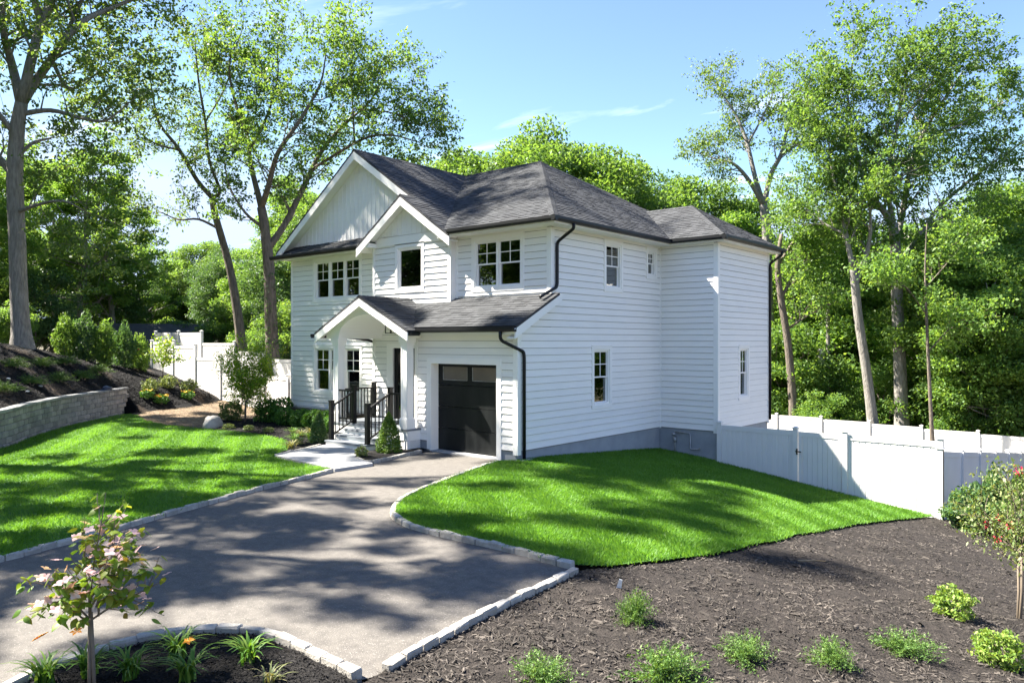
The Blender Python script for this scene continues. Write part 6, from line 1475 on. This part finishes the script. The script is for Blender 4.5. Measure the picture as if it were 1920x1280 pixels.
def flowers(root, n, rx, rz, material, size, seed, base=.2):
    rng = np.random.default_rng(seed); 
    for k in range(n):
        a = rng.uniform(0, 6.28); rr_ = rx * rng.uniform(.3, 1.0); mb = MB()
        for q in range(5):
            t = q * 1.2566; mb.add([(0, 0, 0), (size * math.cos(t - .5) * .6, size * math.sin(t - .5) * .6, size * .25), (size * math.cos(t), size * math.sin(t), size * .15), (size * math.cos(t + .5) * .6, size * math.sin(t + .5) * .6, size * .25)], [(0, 1, 2, 3)])
        o = mb.build('flower', material, root, fix=False); o.location = (math.cos(a) * rr_, math.sin(a) * rr_, base + rz * rng.uniform(.5, 1.0)); o.rotation_euler = (rng.uniform(-.5, .5), rng.uniform(-.5, .5), a)
for k, ((x, y), lb_) in enumerate((((-20.42, .16), 'yellow-flowered plant under the grey-green shrub on the bank'), ((-20.06, .6), 'yellow-flowered clump nearest the end of the retaining wall'), ((-20.56, 1.97), 'yellow-flowered clump closest to the stepped fence'))):
    r = shrub('black_eyed_susan', GOLD, 'leaf_box', (x, y, h1(x, y)), lb_, 'flowers', 'yellow flowers at the foot of the bank', stem_h=.1); flowers(r, 16, .26, .18, 'petal_yellow', .07, 100 + k)
SAGE = bush_mesh(700, .38, .30, .11, 93, lw=.4)
for (x, y), lb_ in (((-20.9, .5), 'grey-green bush above the yellow flowers beside the wall end'), ((-21.36, 1.48), 'grey-green bush on the bank between the flowers and the little tree'), ((-21.39, 2.45), 'dull green bush on the bank against the stepped fence')):
    shrub('sage_bush', SAGE, 'leaf_grey', (x, y, h1(x, y)), lb_, 'shrub', 'grey-green bushes on the bank')
# bed left of the house
B1 = bush_mesh(1500, .46, .40, .10, 95, lw=.5); B2 = bush_mesh(1700, .50, .46, .10, 96, lw=.5)
shrub('andromeda_shrub', B1, 'leaf_pale', (-13.9, .35, -.1), 'round pale-leaved shrub directly behind the boulder', 'shrub'); shrub('rhododendron', B2, 'leaf_box', (-12.55, .95, -.1), 'dark leafy shrub to the right of the small maple', 'shrub'); shrub('andromeda_shrub', B1, 'leaf_pale', (-12.9, 1.25, -.15), 'pale-tipped shrub half hidden behind the small maple', 'shrub', scale=.85); shrub('holly_shrub', B2, 'leaf_grey', (-12.0, 1.2, -.05), 'grey-green shrub against the left corner of the house', 'shrub', scale=1.0)
BOX = [bush_mesh(2200, .40, .33, .06, 97 + k, lw=.7, hollow=.7, lump=.08) for k in range(2)]
for k, (x, y, s, lb_) in enumerate(((-11.0, .75, 1.0, 'clipped boxwood, leftmost of the hedge under the front windows'), (-10.2, .80, 1.0, 'second boxwood of the hedge under the front windows'), (-9.45, .80, 1.05, 'third boxwood of the hedge, below the window centre'), (-8.75, .70, 1.05, 'fourth boxwood of the hedge under the front windows'), (-8.0, .55, 1.0, 'bright boxwood at the porch end of the hedge'))):
    shrub('boxwood', BOX[k % 2], 'leaf_box', (x, y, -.1), lb_, 'boxwood', 'boxwood hedge under the windows', scale=s)
CONE = bush_mesh(4200, .33, .50, .055, 120, lw=.6, cone=True, up=.2); CONE2 = bush_mesh(3000, .28, .46, .06, 121, lw=.6, cone=True, up=.2)
shrub('dwarf_spruce', CONE2, 'leaf_dark', (-6.45, -1.15, -.1), 'dark upright conifer left of the porch steps', 'conifer', stem_h=.2); shrub('dwarf_spruce', CONE, 'leaf_cone', (-3.50, -1.05, -.08), 'neat cone-shaped conifer right of the porch steps', 'conifer', stem_h=.2, scale=1.04)
shrub('lavender', bush_mesh(350, .17, .14, .09, 122, lw=.25, up=.1), 'leaf_pale', (-3.45, -1.98, -.08), 'tiny silvery plant in the small bed at the step corner', 'shrub')
CUSH = bush_mesh(420, .20, .10, .05, 123, lw=.5)
for k, (x, y, lb_) in enumerate(((-11.6, -1.05, 'low blue-grey cushion plant next to the boulder'), (-10.7, -.85, 'second blue-grey cushion plant from the boulder'), (-9.7, -.75, 'third blue-grey cushion plant from the boulder'))):
    shrub('cushion_plant', CUSH, 'leaf_grey', (x, y, -.1), lb_, 'plant', 'cushion plants edging the left bed', stem_h=.04)

def clump_mesh(seed, n, h, spread, w=.011):
    """arching strap leaves"""
    rng = np.random.default_rng(seed); V, F = [], []
    for k in range(n):
        a = rng.uniform(0, 6.28); hh = h * rng.uniform(.6, 1.1); sp = spread * rng.uniform(.4, 1.2); b = np.array([rng.normal(0, .03), rng.normal(0, .03), 0]); s = np.array([-math.sin(a), math.cos(a), 0])
        base = len(V)
        for j in range(6):
            t = j / 5; c = b + np.array([math.cos(a) * sp * t ** 1.5, math.sin(a) * sp * t ** 1.5, hh * (1.9 * t - 1.15 * t * t)]); ww = w * (1 - t ** 2.2) + .001
            V.append(c - s * ww); V.append(c + s * ww)
        for j in range(5): F.append((base + 2 * j, base + 2 * j + 1, base + 2 * j + 3, base + 2 * j + 2))
    return np_mesh('foliage', np.array(V), np.array(F))
DL = [clump_mesh(130 + k, 46, .30, .30) for k in range(3)]
dl = [((4.62, -11.30), 'daylily clump left of the dogwood stem', 1), ((4.95, -11.10), 'daylily clump just right of the dogwood stem', 0), ((4.85, -10.62), 'daylily clump behind with an orange bloom beside it', 0), ((5.36, -10.78), 'daylily clump in the middle of the foreground bed', 1), ((5.47, -10.27), 'daylily clump nearest the kerb bend', 0), ((4.55, -11.62), 'daylily clump at the bottom left corner with yellow buds', 2)]
for k, ((x, y), lb_, nf) in enumerate(dl):
    root = empty('daylily', (x, y, -.1), rz=k * 1.1); tag(root, lb_, 'daylily', 'daylilies in the foreground bed'); link('foliage', DL[k % 3], 'blade', root)
    if nf: flowers(root, nf, .12, .18, 'petal_orange', .06, 140 + k, base=.24)
WS = clump_mesh(137, 30, .16, .16, w=.008); shr = empty('wormwood', (5.95, -10.35, -.1)); tag(shr, 'pale wispy plant at the bottom edge right of the daylilies', 'plant'); link('foliage', WS, 'blade_pale', shr)
PG = [clump_mesh(150 + k, 60, .26, .30, w=.008) for k in range(2)]
for k, (x, y, m_, lb_) in enumerate(((-8.6, -.55, 'blade', 'green grassy clump nearest the cushion plants'), (-7.9, -.75, 'blade_pale', 'pale straw-coloured grassy clump left of its twin'), (-7.1, -.95, 'blade_pale', 'pale straw-coloured grassy clump nearest the dark conifer'), (-8.2, -.2, 'blade_pale', 'yellowish grassy clump close under the hedge'), (-6.6, -1.75, 'blade', 'green grassy clump beside the walkway kerb'), (-6.0, -2.35, 'blade', 'green grassy clump at the lawn tip by the walkway'), (-7.2, -1.45, 'blade', 'green grassy clump on the lawn edge behind the tip'))):
    root = empty('ornamental_grass', (x, y, -.1), rz=k); tag(root, lb_, 'grass clump', 'grassy clumps in the front bed'); link('foliage', PG[k % 2], m_, root); root.scale = (1.25, 1.25, 1.1)

# arborvitae and red-flowered tree at the right edge
ARB = bush_mesh(5200, .62, .95, .13, 160, lw=.4, cone=True, up=.15, lump=.2); ARB2 = bush_mesh(3600, .66, .48, .14, 161, lw=.4, up=.15, lump=.25)
shrub('arborvitae', ARB2, 'leaf_dark', (8.55, 6.2, g1(8.55, 6.2) - .05), 'dark low evergreen beside the fence corner post', 'evergreen', stem_h=.3); shrub('arborvitae', ARB2, 'leaf_lime', (8.9, 6.6, g1(8.9, 6.6) - .05), 'tall yellow-green evergreen behind the dark one at the fence', 'evergreen', stem_h=.3).scale = (.75, .75, 1.55); shrub('arborvitae', ARB, 'leaf_cone', (9.45, 6.0, g1(9.45, 6.0) - .05), 'green evergreen at the right edge by the side fence', 'evergreen', stem_h=.3, scale=.85)
cm, tips = small_tree('crape_myrtle', (10.28, -1.55, g1(10.28, -1.55)), 1.95, .5, 1.3, 'leaf_pale', 4200, .065, 'slim small-leaved tree with red blossoms at the right edge', 8, stems=2, bark='stem', clear=.42)
cm.scale = (.72, .72, 1.0)
rng = np.random.default_rng(3)
for k in range(9):
    t = tips[int(rng.integers(len(tips)))][0]; c = rng.normal(0, .035, (40, 3)) + t + np.array([0, 0, .06]); v, f = leaves(c, .035, .03, up=.2, rng=rng); link('blossom', np_mesh('blossom', v, f), 'petal_red', cm)

# ------------------------------------------------------------------ flowering dogwood in the foreground: every leaf and bloom a part
random.seed(9)
dg = empty('dogwood_tree', (4.98, -11.42, -.1)); tag(dg, 'young dogwood with pink blooms and reddish-green leaves in the foreground bed', 'tree')
mb, tips = MB(), []
for s, (dx, dy) in enumerate(((0, 0), (.03, .03), (-.03, .02))):
    p0 = np.array([dx, dy, -.1]); p1 = np.array([dx * .3, dy * .3, .62 + .05 * s]); mb.tube([p0, p1], [.017, .013], 7)
def dog_branch(p, d, L, r, depth):
    pts = [p]; q = p.copy(); dd = d / np.linalg.norm(d)
    for k in range(4):
        dd = dd + perp(dd) * .16 + np.array([0, 0, .05]); dd /= np.linalg.norm(dd); q = q + dd * L / 4; pts.append(q.copy()); 
        if k >= 1 or depth == 0: tips.append((q.copy(), dd.copy()))
        if depth and k < 3:
            for _ in range(2): dog_branch(q, dd * .6 + perp(dd) * .9, L * random.uniform(.35, .5), r * .6, depth - 1)
    mb.tube(pts, [r, r * .8, r * .6, r * .45, .003], 5, cap=False)
# main limbs: leader, right arm, left arms
for st_, d, L in (((0, 0, .50), (-.05, .1, 1.0), .95), ((0, 0, .52), (.62, .50, .62), .62), ((.05, .05, .56), (.40, -.30, .80), .62), ((-.04, .03, .50), (-.62, -.45, .55), .50), ((0, .05, .62), (-.42, .35, .8), .55), ((0, 0, .7), (.5, .5, .8), .50), ((0, 0, .52), (.2, -.6, .5), .38), ((0, 0, .60), (-.5, .1, .9), .6), ((0, 0, .62), (.15, .5, .9), .6)):
    dog_branch(np.array(st_) + np.array([0, 0, .08]), np.array(d, float), L * 1.12, .010, 1)
mb.build('trunk', 'stem', dg, smooth=True, fix=False)
def dog_leaf(seed):
    rs = random.Random(seed); V, F = [], []; n = 6
    for j in range(n + 1):
        t = j / n; w = .30 * math.sin(math.pi * t ** .8) * (1 - .15 * t) + .004; z = -.28 * t * t
        V += [(t, -w, z - .05 * w * 3), (t, 0, z + .03), (t, w, z - .05 * w * 3)]
    for j in range(n):
        a = 3 * j; F += [(a, a + 3, a + 4, a + 1), (a + 1, a + 4, a + 5, a + 2)]
    return MB().add(V, F).mesh('leaf', smooth=True, fix=False)
def dog_flower():
    V, F = [], []
    for q in range(4):
        a = q * math.pi / 2; b = len(V)
        for (r, w, z) in ((.02, .06, 0), (.22, .22, .05), (.42, .20, .10), (.62, .01, .06)):
            for s in (-1, 1): V.append((r * math.cos(a) - s * w * math.sin(a), r * math.sin(a) + s * w * math.cos(a), z))
        for j in range(3): F.append((b + 2 * j, b + 2 * j + 2, b + 2 * j + 3, b + 2 * j + 1))
    return MB().add(V, F).mesh('bloom', smooth=True, fix=False)
DLF = dog_leaf(1); DLF.materials.append(MAT['dogwood_leaf']); DFL = dog_flower(); DFL.materials.append(MAT['dogwood_bract'])
random.shuffle(tips); nleaf = 0
for k in range(300):
    t, d = tips[k % len(tips)]
    o = bpy.data.objects.new('leaf', DLF); COL.objects.link(o); o.parent = dg
    j = np.array([random.gauss(0, .022) for _ in range(3)]); o.location = tuple(t + j)
    s = random.uniform(.068, .105); o.scale = (s, s * random.uniform(.95, 1.25), s)
    o.rotation_euler = (random.gauss(0, .35), random.uniform(-.1, .75), random.uniform(0, 6.28))
LV = np.array([v.co[:] for v in DLF.vertices]); LF = np.array([tuple(q.vertices) for q in DLF.polygons]); VV, FF = [], []
for k in range(190):
    t, d = tips[(k * 3 + 1) % len(tips)]; s = random.uniform(.06, .10); mt = np.array(Matrix.Rotation(random.uniform(0, 6.28), 3, 'Z') @ Matrix.Rotation(random.uniform(-.1, .8), 3, 'Y') @ Matrix.Rotation(random.gauss(0, .4), 3, 'X'))
    FF.append(LF + len(VV) * len(LV)); VV.append((LV * s) @ mt.T + t + np.array([random.gauss(0, .035) for _ in range(3)]))
o = link('foliage', np_mesh('foliage', np.concatenate(VV), np.concatenate(FF)), 'dogwood_fill', dg); tag(o, kind='stuff')
for k in range(125):
    t, d = tips[(k * 5 + 2) % len(tips)]
    if t[2] > 1.35 and k % 3: continue
    o = bpy.data.objects.new('bloom', DFL); COL.objects.link(o); o.parent = dg
    o.location = tuple(t + np.array([random.gauss(0, .02), random.gauss(0, .02), random.uniform(.03, .075)])); s = random.uniform(.062, .088); o.scale = (s, s, s); o.rotation_euler = (random.gauss(0, .35) + .25, random.gauss(0, .35), random.uniform(0, 6.28))
